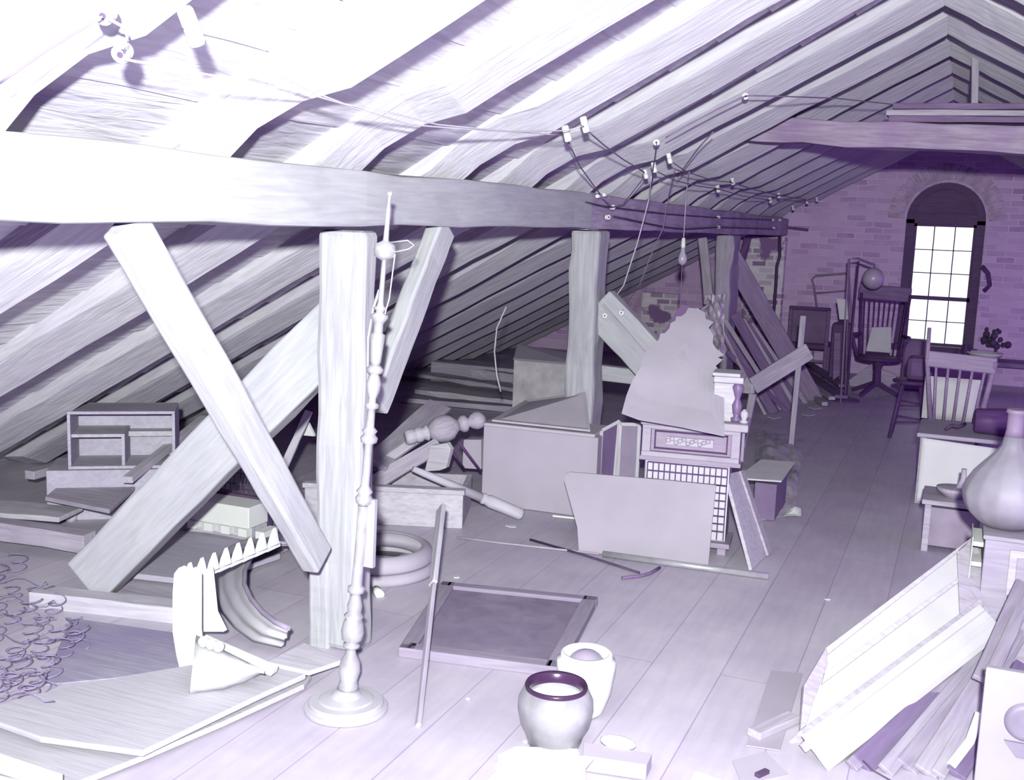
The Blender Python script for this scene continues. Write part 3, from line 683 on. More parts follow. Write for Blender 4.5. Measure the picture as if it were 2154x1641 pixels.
# turned newel post lying across
a = PY(852, 922, 6.1); b = PY(1022, 880, 6.45); Ln = (b - a).length
root = thing('turned_newel', 'turned newel post with ball ends lying on the boards left of the grey box', 'newel post', (a + b)/2)
k = Ln/174
MB().lathe(a, b, [(0, .04), (.02, .05), (18*k, .05), (20*k, .042), (26*k, .05), (34*k, .05), (38*k, .038), (46*k, .055), (50*k, .045)], 20).build('shaft', w_lt(), root)
MB().lathe(a, b, [(50*k, .035), (56*k, .058), (68*k, .082), (84*k, .09), (98*k, .08), (108*k, .05), (114*k, .035)], 24).build('large_ball', w_mid(), root)
MB().lathe(a, b, [(114*k, .035), (122*k, .055), (130*k, .055), (136*k, .026), (142*k, .045), (152*k, .058), (162*k, .055), (170*k, .03), (174*k, .005)], 24).build('small_ball', w_mid(), root)
# frame / boards in front of it
plank('board', PY(786, 978, 5.9), PY(925, 852, 6.9), .17, .03, 'wide board sloping up behind the lamp standard to the turned newel', 'board', w_mid(), jit=.008, up=(.3, -.8, .6))
plank('board', PY(785, 1018, 5.85), PY(925, 935, 6.2), .10, .03, 'grey board propped on the trough below the turned newel', 'board', w_mid(), jit=.006, up=(.3, -.8, .6))
plank('board', PY(790, 985, 5.95), PY(905, 905, 6.3), .06, .03, 'narrow strip lying along the grey board under the newel', 'board', w_lt(), jit=.004, up=(.3, -.8, .6))
tag(MB().slab([PY(x, y, 6.1) for x, y in ((905, 938), (940, 932), (948, 946), (938, 985), (925, 990), (893, 992))], (0, .05, 0)).build('carved_block', w_lt(), bevel=.004), 'pale carved block under the ball of the turned newel', 'block')
for i, (pa, pb, lb) in enumerate((((937, 940), (928, 985), 'left'), ((940, 935), (975, 985), 'middle'), ((965, 930), (1010, 990), 'right'))):
    tag(MB().tube([PY(*pa, 6.2), PY(*pb, 6.35)], .009, 6).build('chair_rung', w_dark()), 'thin dark rung beneath the turned newel, %s of three' % lb, 'rung', 'rungs under the newel')
tag(MB().slab([PY(x, y, 6.5) for x, y in ((975, 925), (1012, 925), (1012, 988), (972, 985))], (0, .1, 0)).build('small_crate', grey(), bevel=.004), 'small grey crate left of the grey fibreboard box under the newel', 'crate')
# turned leg rolling down the trough
a = PY(868, 986, 5.75); b = P(1098, 1083, .04); Ln = (b - a).length
root = thing('baluster', 'round turned wooden baluster sloping from the trough to the floor', 'baluster', b)
MB().lathe(a, b, [(0, .018), (Ln*.1, .022), (Ln*.62, .03)], 16).build('shaft', w_lt(), root)
MB().lathe(a, b, [(Ln*.62, .03), (Ln*.64, .038), (Ln*.66, .032), (Ln*.7, .04), (Ln*.95, .038), (Ln*.98, .04), (Ln, .03)], 16).build('foot', w_lt(), root)
# trough box
a = P(640, 1096); b = P(972, 1113); zt5 = PY(965, 1040, b.y).z
u2 = (b - a).normalized(); v2 = V((0, 0, 1)).cross(u2); Wd = (b - a).length
Yb = .55
root = thing('wooden_trough', 'long low wooden trough behind the lamp standard on the attic floor', 'trough', (a + b)/2)
def G(x, y, z): return a + u2*x + v2*y + V((0, 0, z))
g = w_lt()
MBt = MB(); gbox(MBt, 0, Wd, 0, .03, .0, zt5); MBt.build('front_board', g, root, bevel=.005)
gbox(MB(), -.01, Wd + .01, -.02, .05, zt5, zt5 + .03).build('top_rail', g, root, bevel=.005)
gbox(MB(), 0, Wd, Yb - .03, Yb, .0, zt5).build('back_board', w_mid(), root, bevel=.005)
gbox(MB(), Wd - .03, Wd, .03, Yb - .03, .0, zt5).build('end_board', w_mid(), root, bevel=.005)
gbox(MB(), 0, .03, .03, Yb - .03, .0, zt5).build('end_board', w_mid(), root, bevel=.005)
gbox(MB(), .03, Wd - .03, .03, Yb - .03, zt5*.5, zt5*.5 + .02).build('bottom', w_mid(), root)

# round moulding ring behind lamp
c = P(792, 1196); R0 = .315
root = thing('round_moulding', 'stack of curved ring mouldings lying on the floor behind the lamp standard', 'moulding', c)
rm = plain('ring_grey', (.54, .49, .60), rough=.7, var=.08, sc=4)
MB().lathe(c, c + V((0, 0, 1)), [(0, R0*.72), (0, R0), (.02, R0*1.02), (.05, R0*.98), (.055, R0*.9), (.055, R0*.72)], 48, caps=False).build('lower_ring', rm, root)
MB().lathe(c, c + V((0, 0, 1)), [(.057, R0*.75), (.057, R0*.93), (.075, R0*.97), (.12, R0*.92), (.135, R0*.84), (.14, R0*.80), (.13, R0*.75)], 48, caps=False).build('upper_ring', rm, root)
MB().tube([P(790, 1240, .02), P(800, 1252, .012)], .022, 8).build('end_block', white(), root)

# left arch moulding
inner = [(640, 1150), (610, 1142), (580, 1143), (550, 1152), (528, 1172), (515, 1200), (514, 1230), (528, 1260), (552, 1288), (578, 1308), (606, 1322)]
outer = [(600, 1118), (560, 1122), (520, 1130), (482, 1146), (455, 1170), (441, 1205), (446, 1245), (466, 1290), (492, 1322), (530, 1350), (592, 1364)]
mb = MB(); vs = []; fs = []; M_ = 8; n = len(inner)
for j in range(M_ + 1):
    t_ = j/M_
    zz = .02 + .2*(t_**.8) + .012*math.sin(t_*math.pi*5)
    for i in range(n):
        x = outer[i][0]*(1 - t_) + inner[i][0]*t_; y = outer[i][1]*(1 - t_) + inner[i][1]*t_
        vs.append(P(x, y, zz))
for j in range(M_):
    for i in range(n - 1): fs.append((j*n + i, j*n + i + 1, (j + 1)*n + i + 1, (j + 1)*n + i))
root = thing('arch_moulding', 'curved flaring plaster arch moulding standing left of the first post', 'moulding', P(520, 1320))
mb.add(vs, fs, True); o = mb.build('flared_band', plain('arch_plaster', (.68, .66, .74), rough=.75, var=.06, sc=4), root); sm = o.modifiers.new('t', 'SOLIDIFY'); sm.thickness = .015
MB().tube([P(x, y, .225) for x, y in inner], .011, 8).build('bead', plain('bead_grey', (.44, .38, .52), rough=.6), root)
# white carved crest
cf = P(400, 1462)
root = thing('carved_crest', 'white carved crest with a row of pointed teeth beside the springs', 'carved crest', cf)
wh = white()
Y0_ = cf.y
side_ = [(365, 1207), (375, 1194), (388, 1205), (400, 1197), (412, 1212), (412, 1330), (420, 1400), (430, 1440), (405, 1468), (385, 1440), (370, 1380), (362, 1330), (362, 1250)]
MB().slab([PY(x, y, Y0_ + .1) for x, y in side_], (0, .04, 0)).build('side_piece', wh, root, bevel=.004)
mb = MB()
for i in range(8):
    x = 392 + i*25.5; y = 1213 - i*10.5; Yq = Y0_ + .22 + i*.09
    mb.slab([PY(x - 10, y + 14, Yq), PY(x + 12, y + 6, Yq), PY(x + 9, y - 10, Yq), PY(x + 4, y - 28, Yq), PY(x - 4, y - 8, Yq)], (0, .02, 0))
    mb.bar(PY(x - 14, y + 16, Yq), PY(x + 14, y + 3, Yq + .09), .03, .025)
mb.build('teeth', wh, root)
MB().slab([PY(x, y, Y0_ + .3) for x, y in ((385, 1215), (440, 1195), (450, 1290), (470, 1330), (410, 1330))], (0, .03, 0)).build('back_panel', wh, root, bevel=.004)
mb = MB(); vs = []; fs = []
up_ = [(412, 1335), (440, 1350), (480, 1372), (520, 1392), (556, 1410)]; lo_ = [(398, 1468), (430, 1462), (470, 1456), (515, 1440), (545, 1420)]
for j in range(7):
    t_ = j/6
    for (xa, ya), (xb, yb) in zip(up_, lo_):
        zz = .16 - .14*t_ + .05*math.sin(math.pi*t_) + .04
        vs.append(P(xa*(1 - t_) + xb*t_, ya*(1 - t_) + yb*t_, zz))
for j in range(6):
    for i in range(4): fs.append((j*5 + i, j*5 + i + 1, (j + 1)*5 + i + 1, (j + 1)*5 + i))
mb.add(vs, fs, True); o = mb.build('shell_foot', wh, root); sm = o.modifiers.new('t', 'SOLIDIFY'); sm.thickness = .012
MB().bar(P(425, 1345, .2), P(578, 1412, .12), .05, .025).build('slat', wh, root, bevel=.003)
mb = MB()
for i in range(3): mb.sphere(P(428 + i*16, 1350 + i*5, .23), .022, seg=8, rings=6)
mb.build('rosette', wh, root)

# small boards under arch
tag(MB().slab([P(560, 1392, .09), P(650, 1412, .09), P(722, 1388, .09), P(640, 1352, .09)], (0, 0, -.02)).build('short_board', w_lt(), bevel=.003), 'short pale board end at the foot of the first post', 'board')
# big platform boards
pb = [(-60, 1500), (85, 1551), (300, 1580), (420, 1522), (560, 1455), (644, 1418), (560, 1385), (400, 1398), (250, 1425), (60, 1462)]
tag(MB().slab([P(x, y, .075) for x, y in pb], (0, 0, -.022)).build('wide_board', wood('wide_board_wood', (.66, .63, .72), grain=.05, blotch=.06), bevel=.005), 'wide pale board with a cut corner lying in the left foreground', 'board')
a1, a2 = P(120, 1655, .04), P(655, 1418, .03)
pl = [(-60, 1545), (-60, 1620), (125, 1660), (300, 1590), (470, 1518), (640, 1440), (655, 1420), (560, 1440), (420, 1500)]
tag(MB().slab([P(x, y, .032) for x, y in pl], (0, 0, -.022)).build('under_board', wood('wide_board_wood', (.66, .63, .72)), bevel=.004), 'long board lying beneath the wide pale board in the foreground', 'board')
tag(MB().bar(P(-40, 1592, .07), P(125, 1648, .07), .03, .05).build('white_batten', white(), bevel=.003), 'white painted batten at the bottom left corner', 'batten')
# sill timber & joist at left
plank('sill_timber', P(60, 1262, .03) + V((0, .05, 0)), P(400, 1300, .03) + V((0, .05, 0)), .12, .08, 'low pale sill timber running right from the foot of the heavy diagonal strut', 'timber', w_lt(), jit=.01)
tag(MB().slab([P(150, 1300, .006), P(395, 1335, .006), P(395, 1400, .006), P(250, 1425, .006), P(90, 1440, .006)], (0, 0, -.005)).build('stained_board', wood('stained', (.50, .46, .62), grain=.1, blotch=.45, dark=(.36, .3, .5))), 'stained board between the bed springs and the carved crest', 'board')

# bed springs
root = thing('bed_springs', 'tangled mat of wire bed springs on the floor at the left edge', 'bed springs', P(60, 1350))
def coil(c, r, hgt, turns=3.5, tilt=(0, 0)):
    pts = []
    for i in range(int(turns*14) + 1):
        a_ = 2*math.pi*i/14; k = i/(turns*14); rr_ = r*(1 - .45*math.sin(math.pi*k))
        pts.append(c + V((rr_*math.cos(a_) + tilt[0]*k*hgt, rr_*math.sin(a_) + tilt[1]*k*hgt, .004 + hgt*k)))
    return pts
rnd = random.Random(11); wm_ = plain('rusty_wire', (.38, .30, .52), rough=.5, bump=0)
proto = MB().tube(coil(V((0, 0, 0)), .052, .085, 2.2), .0026, 5)
proto.frame = Matrix.Identity(4); pc = proto.build('coil', wm_, root)
cells = []
for j in range(10):
    for i in range(5):
        x = -25 + i*56 + (j % 2)*28 + rnd.uniform(-9, 9); y = 1205 + j*31 + rnd.uniform(-7, 7)
        if x > 175 - abs(j - 5)*14 or (x > 100 and y > 1440) or (y < 1245 and x > 40): continue
        cells.append((x, y))
for i, (x, y) in enumerate(cells):
    o = pc if i == 0 else pc.copy()
    if i: COL.objects.link(o)
    o.parent = root
    M = Matrix.Translation(P(x, y, .004)) @ Matrix.Rotation(rnd.uniform(0, 6.28), 4, 'Z') @ Matrix.Rotation(rnd.uniform(-.25, .25), 4, 'X') @ Matrix.Scale(rnd.uniform(.8, 1.15), 4)
    o.matrix_basis = WM[root.name].inverted() @ M
mb = MB()
for j in range(7):
    mb.tube([P(-40 + t_*22, 1215 + j*40 + 10*math.sin(t_*1.3 + j) + t_*2, .11 + .02*math.sin(t_*2.2)) for t_ in range(8)], .0022, 4)
mb.build('cross_wires', wm_, root)

# ================================================================== LEFT CLUTTER
# open crate
Yc0 = 4.85
fl_ = PY(128, 985, Yc0); 
cl, cr_ = PY(140, 866, Yc0), PY(368, 892, Yc0 + .35)
uu = (V((cr_.x, cr_.y, 0)) - V((cl.x, cl.y, 0))); CWi = uu.length; uu.normalize(); vv = V((0, 0, 1)).cross(uu)
o0 = V((cl.x, cl.y, 0)); ct = cl.z
root = thing('open_crate', 'open-fronted wooden crate with an inner shelf under the left eaves', 'crate', o0 + uu*CWi/2)
def K(x, y, z): return o0 + uu*x + vv*y + V((0, 0, z))
def kbox(x0, x1, y0, y1, z0, z1):
    mb = MB(); q = [K(x, y, z) for z in (z0, z1) for y in (y0, y1) for x in (x0, x1)]
    return mb.add(q, [(0, 2, 3, 1), (4, 5, 7, 6), (0, 1, 5, 4), (2, 6, 7, 3), (0, 4, 6, 2), (1, 3, 7, 5)])
cw = wood('crate_wood', (.68, .64, .78), grain=.08, blotch=.12)
cb_ = ct - .33
kbox(0, CWi, 0, .3, ct - .018, ct).build('top', cw, root, bevel=.003)
kbox(0, .018, 0, .3, cb_, ct - .018).build('side', cw, root, bevel=.003); kbox(CWi - .018, CWi, 0, .3, cb_, ct - .018).build('side', cw, root, bevel=.003)
kbox(0, CWi, .3, .315, cb_, ct).build('back', cw, root); kbox(0, CWi, 0, .3, cb_ - .018, cb_).build('bottom', cw, root, bevel=.003)
kbox(.018, .30, .02, .3, cb_ + .17, cb_ + .19).build('shelf', w_lt(), root, bevel=.003); kbox(.30, .318, .02, .3, cb_, cb_ + .19).build('divider', cw, root)
kbox(.32, CWi - .018, .2, .3, cb_ + .14, cb_ + .17).build('ledge', w_lt(), root)
# low pile it stands on
kb = kbox(-.12, CWi + .15, -.02, .34, .0, cb_ - .02)
tag(kb.build('support_chest', cw, bevel=.006), 'low chest beneath the open crate under the left eaves', 'chest')
plank('board', P(62, 1000, .2), P(240, 950, .2), .07, .05, 'rounded pale board lying in front of the open crate', 'board', w_mid())
tag(MB().slab([P(95, 1045, .2), P(230, 1072, .2), P(300, 1010, .2), P(150, 1000, .2)], (0, 0, -.025)).build('board_shelf', w_mid(), bevel=.003), 'flat raised board on small props in front of the open crate', 'board')
tag(MB().slab([P(240, 1000, .22), P(420, 1040, .22), P(440, 985, .2), P(300, 950, .2)], (0, 0, -.02)).build('loose_plank', w_mid(), bevel=.003), 'grey board behind the heavy diagonal strut beside the crate', 'board')
for (x, y, lb) in ((130, 1062, 'left'), (150, 1078, 'right')):
    a = P(x, y + 18, 0.0); q = MB().lathe(a, a + V((0, 0, 1)), [(0, .03), (.03, .035), (.08, .02), (.12, .028), (.17, .02)], 14)
    tag(q.build('bobbin', w_lt()), 'small turned peg propping the raised board, %s one' % lb, 'peg', 'pegs under the raised board')
plank('floor_plank', P(-60, 1105, .1), P(190, 1140, .1), .10, .10, 'dark-edged plank running in from the left edge, nearer one', 'plank', w_mid(), group='planks at the left edge', jit=.008)
plank('floor_plank', P(-60, 1065, .12), P(150, 1082, .12), .25, .03, 'wide pale plank running in from the left edge, further one', 'plank', w_lt(), group='planks at the left edge', jit=.008)
tag(MB().bar(P(268, 1010, .3), P(430, 880, .45), .06, .04).build('batten', w_lt(), bevel=.004), 'light batten rising behind the heavy diagonal strut', 'batten')
# white dentil cornice
a = P(385, 1098, .1); b = P(580, 1098, .1)
root = thing('dentil_cornice', 'white painted cornice block with dentil teeth behind the diagonal brace', 'cornice', V((a.x + .2, a.y, 0)))
MB().box((a.x, a.y, .12), (b.x, a.y + .18, .24)).build('cornice_body', white(), root, bevel=.005)
for i in range(5):
    x = a.x + .04 + i*.115; MB().box((x, a.y - .012, .075), (x + .055, a.y + .12, .12)).build('dentil', white(), root)
MB().box((a.x, a.y + .03, 0), (b.x, a.y + .17, .119)).build('plinth', w_lt(), root)
mb = MB(); ga = V((a.x + .05, a.y + .2, .02))
for i in range(26): mb.tube([ga + V((i*.02, .02*math.sin(i*2.2), .23)), ga + V((i*.02 + .01*math.sin(i*3.), .01, .36 + .015*math.sin(i*1.7)))], .003, 4)
for z in (.24, .29, .35): mb.tube([ga + V((i*.07, .012*math.sin(i + z*30), z)) for i in range(8)], .004, 5)
mb.box((a.x + .03, a.y + .19, 0), (b.x, a.y + .22, .25))
tag(mb.build('wire_grille', dmetal()), 'dark wire grille standing behind the white dentil cornice', 'grille')
plank('board', P(375, 1108, .04), P(600, 1152, .04), .06, .05, 'slanting grey board in front of the dentil cornice', 'board', w_mid())
tag(MB().slab([P(270, 1205, .05), P(420, 1222, .05), P(590, 1165, .05), P(560, 1130, .05), P(370, 1115, .05)], (0, 0, -.03)).build('sheet_panel', wood('panel_grey', (.56, .53, .66), grain=.04, blotch=.05), bevel=.003), 'flat grey panel on the floor behind the carved crest', 'panel')
tag(MB().slab([P(250, 1220, .01), P(420, 1245, .01), P(420, 1290, .01), P(230, 1260, .01)], (0, 0, -.008)).build('sheet_panel', w_mid()), 'darker low panel on the floor left of the carved crest', 'panel')
# things behind the post
plank('board', P(560, 1060, .12), P(720, 985, .12), .18, .05, 'grey board seen between the two braces behind the first post', 'board', w_mid())
plank('board', PY(596, 985, 5.3), PY(650, 865, 5.5), .05, .02, 'rusty-edged narrow board behind the first post', 'board', w_lt(), up=(0, 1, 0))
tag(MB().slab([PY(x, y, 5.6) for x, y in ((628, 915), (648, 890), (660, 915), (660, 918))], (0, .02, 0)).build('paper_card', white()), 'little white card glimpsed left of the first post', 'card')
# ================================================================== TRESTLE + LEANING BOARDS
root = thing('table_frame', 'broken table frame with two legs and an angled apron right of the ornate cabinet', 'table frame', P(1570, 938))
md = w_mid()
A_, B_ = PY(1583, 812, 9.35), PY(1702, 738, 9.62)
MB().bar(A_, B_, .04, .15, up=(0, .1, 1), seg=4, jit=.004).build('apron', md, root, bevel=.006)
MB().bar(A_ + V((.01, 0, .0)), PY(1528, 806, 9.5), .04, .14, up=(0, .1, 1)).build('apron', w_lt(), root, bevel=.006)
MB().bar(P(1563, 940), PY(1584, 828, 9.33), .05, .05, up=(0, 1, 0), w1=.065, t1=.065).build('leg', md, root, bevel=.008)
MB().bar(P(1664, 940), PY(1690, 664, 9.6), .045, .045, up=(0, 1, 0), w1=.05).build('leg', md, root, bevel=.008)
# boards leaning at third post
plank('leaning_board', P(1712, 842), PY(1533, 530, 11.75), .21, .035, 'widest long board leaning on the third post by the whitewashed bricks', 'board', wood('lean_wood', (.46, .35, .55), grain=.12, blotch=.12, dark=(.28, .17, .38)), up=(0, 1, 0), jit=.004)
lean = [((1645, 862), (1524, 672), 11.2, .045, 1), ((1660, 862), (1545, 660), 11.35, .10, 0), ((1672, 858), (1560, 672), 11.4, .07, 1), ((1683, 852), (1572, 680), 11.5, .06, 0), ((1628, 868), (1516, 690), 11.0, .09, 0), ((1610, 872), (1522, 700), 10.9, .03, 1), ((1695, 848), (1580, 680), 11.6, .05, 1), ((1655, 865), (1530, 740), 10.9, .05, 0)]
lp = w_pur()
for i, (a, b, Yt, w, lt) in enumerate(lean):
    plank('leaning_board', P(*a), PY(*b, Yt), w, .022, '%s leaning at the third post, %s counting from the ornate cabinet' % (('thin dark board', 'thin pale strip')[lt], ('third', 'fourth', 'fifth', 'sixth', 'first', 'second', 'eighth', 'seventh')[i]), 'board', md if lt else lp, up=(0, 1, 0), jit=.002, seg=3, group='boards leaning at the third post')
for i, (a, b, z, w, lb) in enumerate((((1640, 728), (1775, 812), .12, .12, 'furthest'), ((1645, 752), (1770, 835), .06, .14, 'second furthest'), ((1660, 775), (1750, 838), .09, .07, 'second nearest'), ((1665, 800), (1735, 850), .03, .06, 'nearest'))):
    plank('floor_board', P(a[0], a[1], z), P(b[0], b[1], z), w, .04, 'board lying on the floor before the upholstered chair, %s of the pile' % lb, 'board', (lp, lp, md, md)[i], jit=.003, group='boards lying before the upholstered chair')
for i, (x, y, lb) in enumerate(((1628, 878, 'below the pale strips'), (1715, 858, 'right of the table frame leg'), (1700, 872, 'long narrow one by the frame leg'))):
    tag(MB().slab([P(x - 14, y, .004), P(x + 4, y - 5, .004), P(x + 15, y + 1, .004), P(x, y + 4, .004)], (0, 0, .006)).build('paper_scrap', cream()), 'white paper scrap on the floor %s' % lb, 'paper')

# ================================================================== UPHOLSTERED CHAIR
dkw = w_dark()
Yq = 14.35; f0 = PY(1655, 775, Yq); s_ = 14.6/F
xa, xb = PY(1655, 720, Yq).x, PY(1742, 720, Yq).x
root = thing('upholstered_chair', 'dark armchair with a wide padded back near the brick pier', 'chair', ((xa + xb)/2, Yq, 0))
zt6 = PY(1700, 652, Yq).z; zb6 = .42
fabric = plain('worn_leather', (.30, .18, .38), rough=.7, var=.15)
MB().box((xa + .04, Yq, zb6 + .02), (xb - .04, Yq + .08, zt6)).build('back_pad', fabric, root, bevel=.02)
MB().box((xa, Yq, 0), (xa + .045, Yq + .05, zt6 + .03)).build('post', lp, root, bevel=.01)
MB().box((xb - .045, Yq, 0), (xb, Yq + .05, zt6 + .03)).build('post', lp, root, bevel=.01)
MB().box((xa, Yq - .01, zt6 - .0), (xb, Yq + .05, zt6 + .04)).build('top_rail', dkw, root, bevel=.01)
MB().box((xa + .02, Yq + .0, zb6 - .06), (xb - .02, Yq + .5, zb6 + .02)).build('seat', dkw, root, bevel=.02)
for x in (xa + .02, xb - .05): MB().box((x, Yq + .45, 0), (x + .04, Yq + .49, zb6 - .05)).build('leg', lp, root)
MB().box((xa + .04, Yq + .01, .2), (xb - .04, Yq + .03, .23)).build('stretcher', lp, root)
# metal bed end against the wall
root = thing('bed_end', 'thin metal bed end with bent corners leaning on the brick wall', 'bed end', (-1.66, 15.0, 0))
mp_ = plain('painted_tube', (.42, .32, .5), rough=.5)
YY = 15.0
MB().tube([PY(1718, 645, YY), PY(1712, 600, YY), PY(1708, 588, YY), PY(1716, 580, YY), PY(1780, 575, YY), PY(1786, 582, YY), PY(1790, 650, YY), V((PY(1790, 650, YY).x, YY, 0))], .014, 8).build('outer_tube', mp_, root)
MB().tube([PY(1713, 617, YY), PY(1786, 611, YY)], .011, 8).build('cross_tube', mp_, root)
MB().tube([PY(1718, 645, YY), V((PY(1718, 645, YY).x, YY, 0))], .014, 8).build('leg', mp_, root)

# ================================================================== HIGH-BACK SWIVEL WINDSOR CHAIR
cc = V((-.84, 13.15, 0))
root = thing('swivel_chair', 'dark high-backed spindle swivel chair standing left of the window', 'chair', cc)
dw = w_dark()
zs_ = .46
MB().lathe(cc + V((0, 0, .12)), cc + V((0, 0, 1)), [(0, .04), (.02, .05), (.2, .038), (.26, .06), (.29, .08)], 16).build('pedestal', dw, root)
for i in range(4):
    a = math.pi/4 + .3 + i*math.pi/2; d = V((math.cos(a), math.sin(a), 0))
    MB().bar(cc + V((0, 0, .17)), cc + d*.31 + V((0, 0, .035)), .05, .05, t1=.04, w1=.045).build('leg', dw, root, bevel=.006)
MB().lathe(cc + V((0, 0, zs_ - .04)), cc + V((0, 0, 1)), [(0, .21), (.01, .25), (.035, .26), (.045, .25), (.04, .1)], 28).build('seat', dw, root)
bk = cc + V((0, .2, 0))
zt7 = 1.12
for i in range(9):
    x = -.2 + i*.05
    MB().tube([cc + V((x*.95, .19 - x*x*1.2, zs_)), cc + V((x*1.15, .26, zt7 + .02))], .008, 6).build('spindle', dw, root)
for sx in (-1, 1):
    MB().tube([cc + V((sx*.22, .12, zs_)), cc + V((sx*.27, .25, zt7 + .05))], .017, 8).build('back_post', dw, root)
    MB().tube([cc + V((sx*.23, .15, .70)), cc + V((sx*.31, .02, .70)), cc + V((sx*.30, -.17, .68))], .02, 8).build('armrest', dw, root)
    for k in (0, 1): MB().tube([cc + V((sx*.23, -.02 - k*.12, zs_)), cc + V((sx*.30, -.02 - k*.12, .69))], .012, 6).build('arm_spindle', dw, root)
MB().bar(cc + V((-.30, .26, zt7 + .07)), cc + V((.28, .26, zt7 + .05)), .03, .17, seg=6).build('head_rail', lp, root, bevel=.02)
tag(MB().slab([V((-1.0, 13.28, .50)), V((-.72, 13.28, .50)), V((-.74, 13.33, .80)), V((-.96, 13.33, .78))], (0, .03, 0)).build('cushion', cream(), bevel=.01), 'pale cushion propped behind the spindles of the swivel chair', 'cushion')
# globe lamp on a bracket stand
g0 = PY(1837, 586, 12.6)
st = PY(1790, 700, 12.6); st0 = V((st.x, 12.6, 0))
root = thing('globe_stand', 'dark bracket stand carrying a round metallic globe before the brick wall', 'lamp', st0)
tp = PY(1786, 545, 12.6)
MB().tube([st0, V((tp.x, 12.6, tp.z)), V((tp.x + .09, 12.6, tp.z + .01)), V((tp.x + .2, 12.6, tp.z - .03)), V((g0.x, 12.6, g0.z + .15)), V((g0.x, 12.6, g0.z + .1))], .013, 8).build('pole', lp, root)
MB().tube([V((tp.x + .09, 12.6, .05)), V((tp.x + .1, 12.6, tp.z - .02))], .012, 8).build('second_pole', dw, root)
MB().lathe(st0, st0 + V((0, 0, 1)), [(0, .16), (.02, .15), (.03, .05), (.06, .03)], 20).build('base', dw, root)
MB().sphere(g0, .118, seg=24, rings=16).build('globe', plain('globe_metal', (.62, .52, .70), rough=.35, spec=.6, bump=0), root)
a = P(1768, 850); b = PY(1785, 545, 12.35)
tag(MB().tube([a, a.lerp(b, .5), b], .010, 6).build('thin_pole', mp_), 'tall thin pole standing upright in front of the globe stand', 'pole')
c_ = PY(1770, 650, 12.42)
tag(MB().slab([PY(1760, 628, 12.42), PY(1782, 630, 12.42), PY(1784, 672, 12.42), PY(1766, 672, 12.42)], (0, .012, 0)).build('card', cream()), 'small pale card hung on the thin pole beside the globe', 'card')
# dark bits between chairs
tag(MB().box((-1.42, 13.5, 0), (-1.2, 13.8, .78)).build('dark_cabinet', dw, bevel=.01), 'low dark cabinet between the upholstered chair and the swivel chair', 'cabinet')
tag(MB().slab([PY(x, y, 12.7) for x, y in ((1755, 700), (1768, 700), (1766, 790), (1752, 800))], (0, .03, 0)).build('board', lp), 'short dull board standing behind the thin pole', 'board')
tag(MB().box((-.62, 13.9, 0), (-.35, 14.1, .62)).build('suitcase', plain('case_purple', (.3, .18, .38), var=.15), bevel=.03), 'dark case standing beneath the left edge of the window', 'case')
tag(MB().slab([PY(x, y, 13.9) for x, y in ((1785, 800), (1835, 765), (1835, 815), (1790, 825))], (0, .05, 0)).build('carton', md, bevel=.004), 'pale carton side seen behind the swivel chair base', 'box')
tag(MB().slab([PY(x, y, 13.9) for x, y in ((1852, 775), (1885, 790), (1890, 825), (1850, 805))], (0, .05, 0)).build('carton', md, bevel=.004), 'second pale carton right behind the swivel chair base', 'box')

# pipe on the wall
tag(MB().tube([PY(1640, 470, 14.95), PY(1640, 540, 14.95), PY(1634, 560, 14.93), PY(1632, 600, 14.95), PY(1628, 650, 14.96), PY(1622, 692, 14.96)], .022, 8).build('wall_pipe', dw), 'dark crooked pipe running down the edge of the whitewashed brick pier', 'pipe')
tag(MB().bar(PY(1650, 478, 15.1), PY(1700, 484, 15.15), .05, .04).build('wall_bracket', dw), 'dark bracket on the brick wall at the end of the plate beam', 'bracket')

# ================================================================== BENCH UNDER WINDOW
zb7 = .38
root = thing('window_bench', 'dark cluttered bench below the arched window', 'bench', (-.1, 14.5, 0))
MB().box((-.6, 14.3, zb7 - .05), (1.2, 14.8, zb7)).build('bench_top', lp, root, bevel=.005)
for x in (-.55, 1.12):
    for y in (14.34, 14.72): MB().box((x, y, 0), (x + .05, y + .05, zb7 - .05)).build('leg', lp, root)
c = V((.30, 14.5, zb7))
tag(MB().lathe(c, c + V((0, 0, 1)), [(0, .10), (.01, .12), (.07, .20), (.09, .21), (.088, .2), (.06, .17), (.03, .12), (.02, .001)], 28, caps=False).build('basin', porc()), 'pale basin on the bench below the right side of the window', 'basin')
for i, (x, y, r, lb) in enumerate(((-.42, 14.5, .06, 'left'), (.0, 14.5, .05, 'middle'), (.08, 14.62, .07, 'tallest'))):
    c = V((x, y, zb7))
    tag(MB().lathe(c, c + V((0, 0, 1)), [(0, r*.7), (.02, r), (.06, r), (.1 + .05*(i == 2), r*.5), (.12 + .05*(i == 2), r*.6)], 14).build('jar', dw), 'dark jar on the window bench, %s one' % lb, 'jar', 'jars on the window bench')
c = V((.42, 14.75, zb7 + .0))
mb = MB(); rnd = random.Random(8)
for i in range(26):
    q = c + V((rnd.uniform(-.15, .15), rnd.uniform(-.05, .05), .14 + rnd.uniform(0, .22))); mb.sphere(q, rnd.uniform(.02, .045), seg=7, rings=5)
mb.tube([c, c + V((.01, 0, .2))], .02, 6)
tag(mb.build('dried_flowers', dmetal()), 'dark bunch of dried flowers at the right end of the window bench', 'flowers')
tag(MB().tube([PY(2065, 560, 14.98) + V((0, .17*0, 0)), PY(2078, 575, 15.0), PY(2082, 600, 15.02), PY(2070, 612, 15.05)], .03, 8).build('hanging_strap', dw), 'dark strap hanging on the wall right of the window', 'strap')

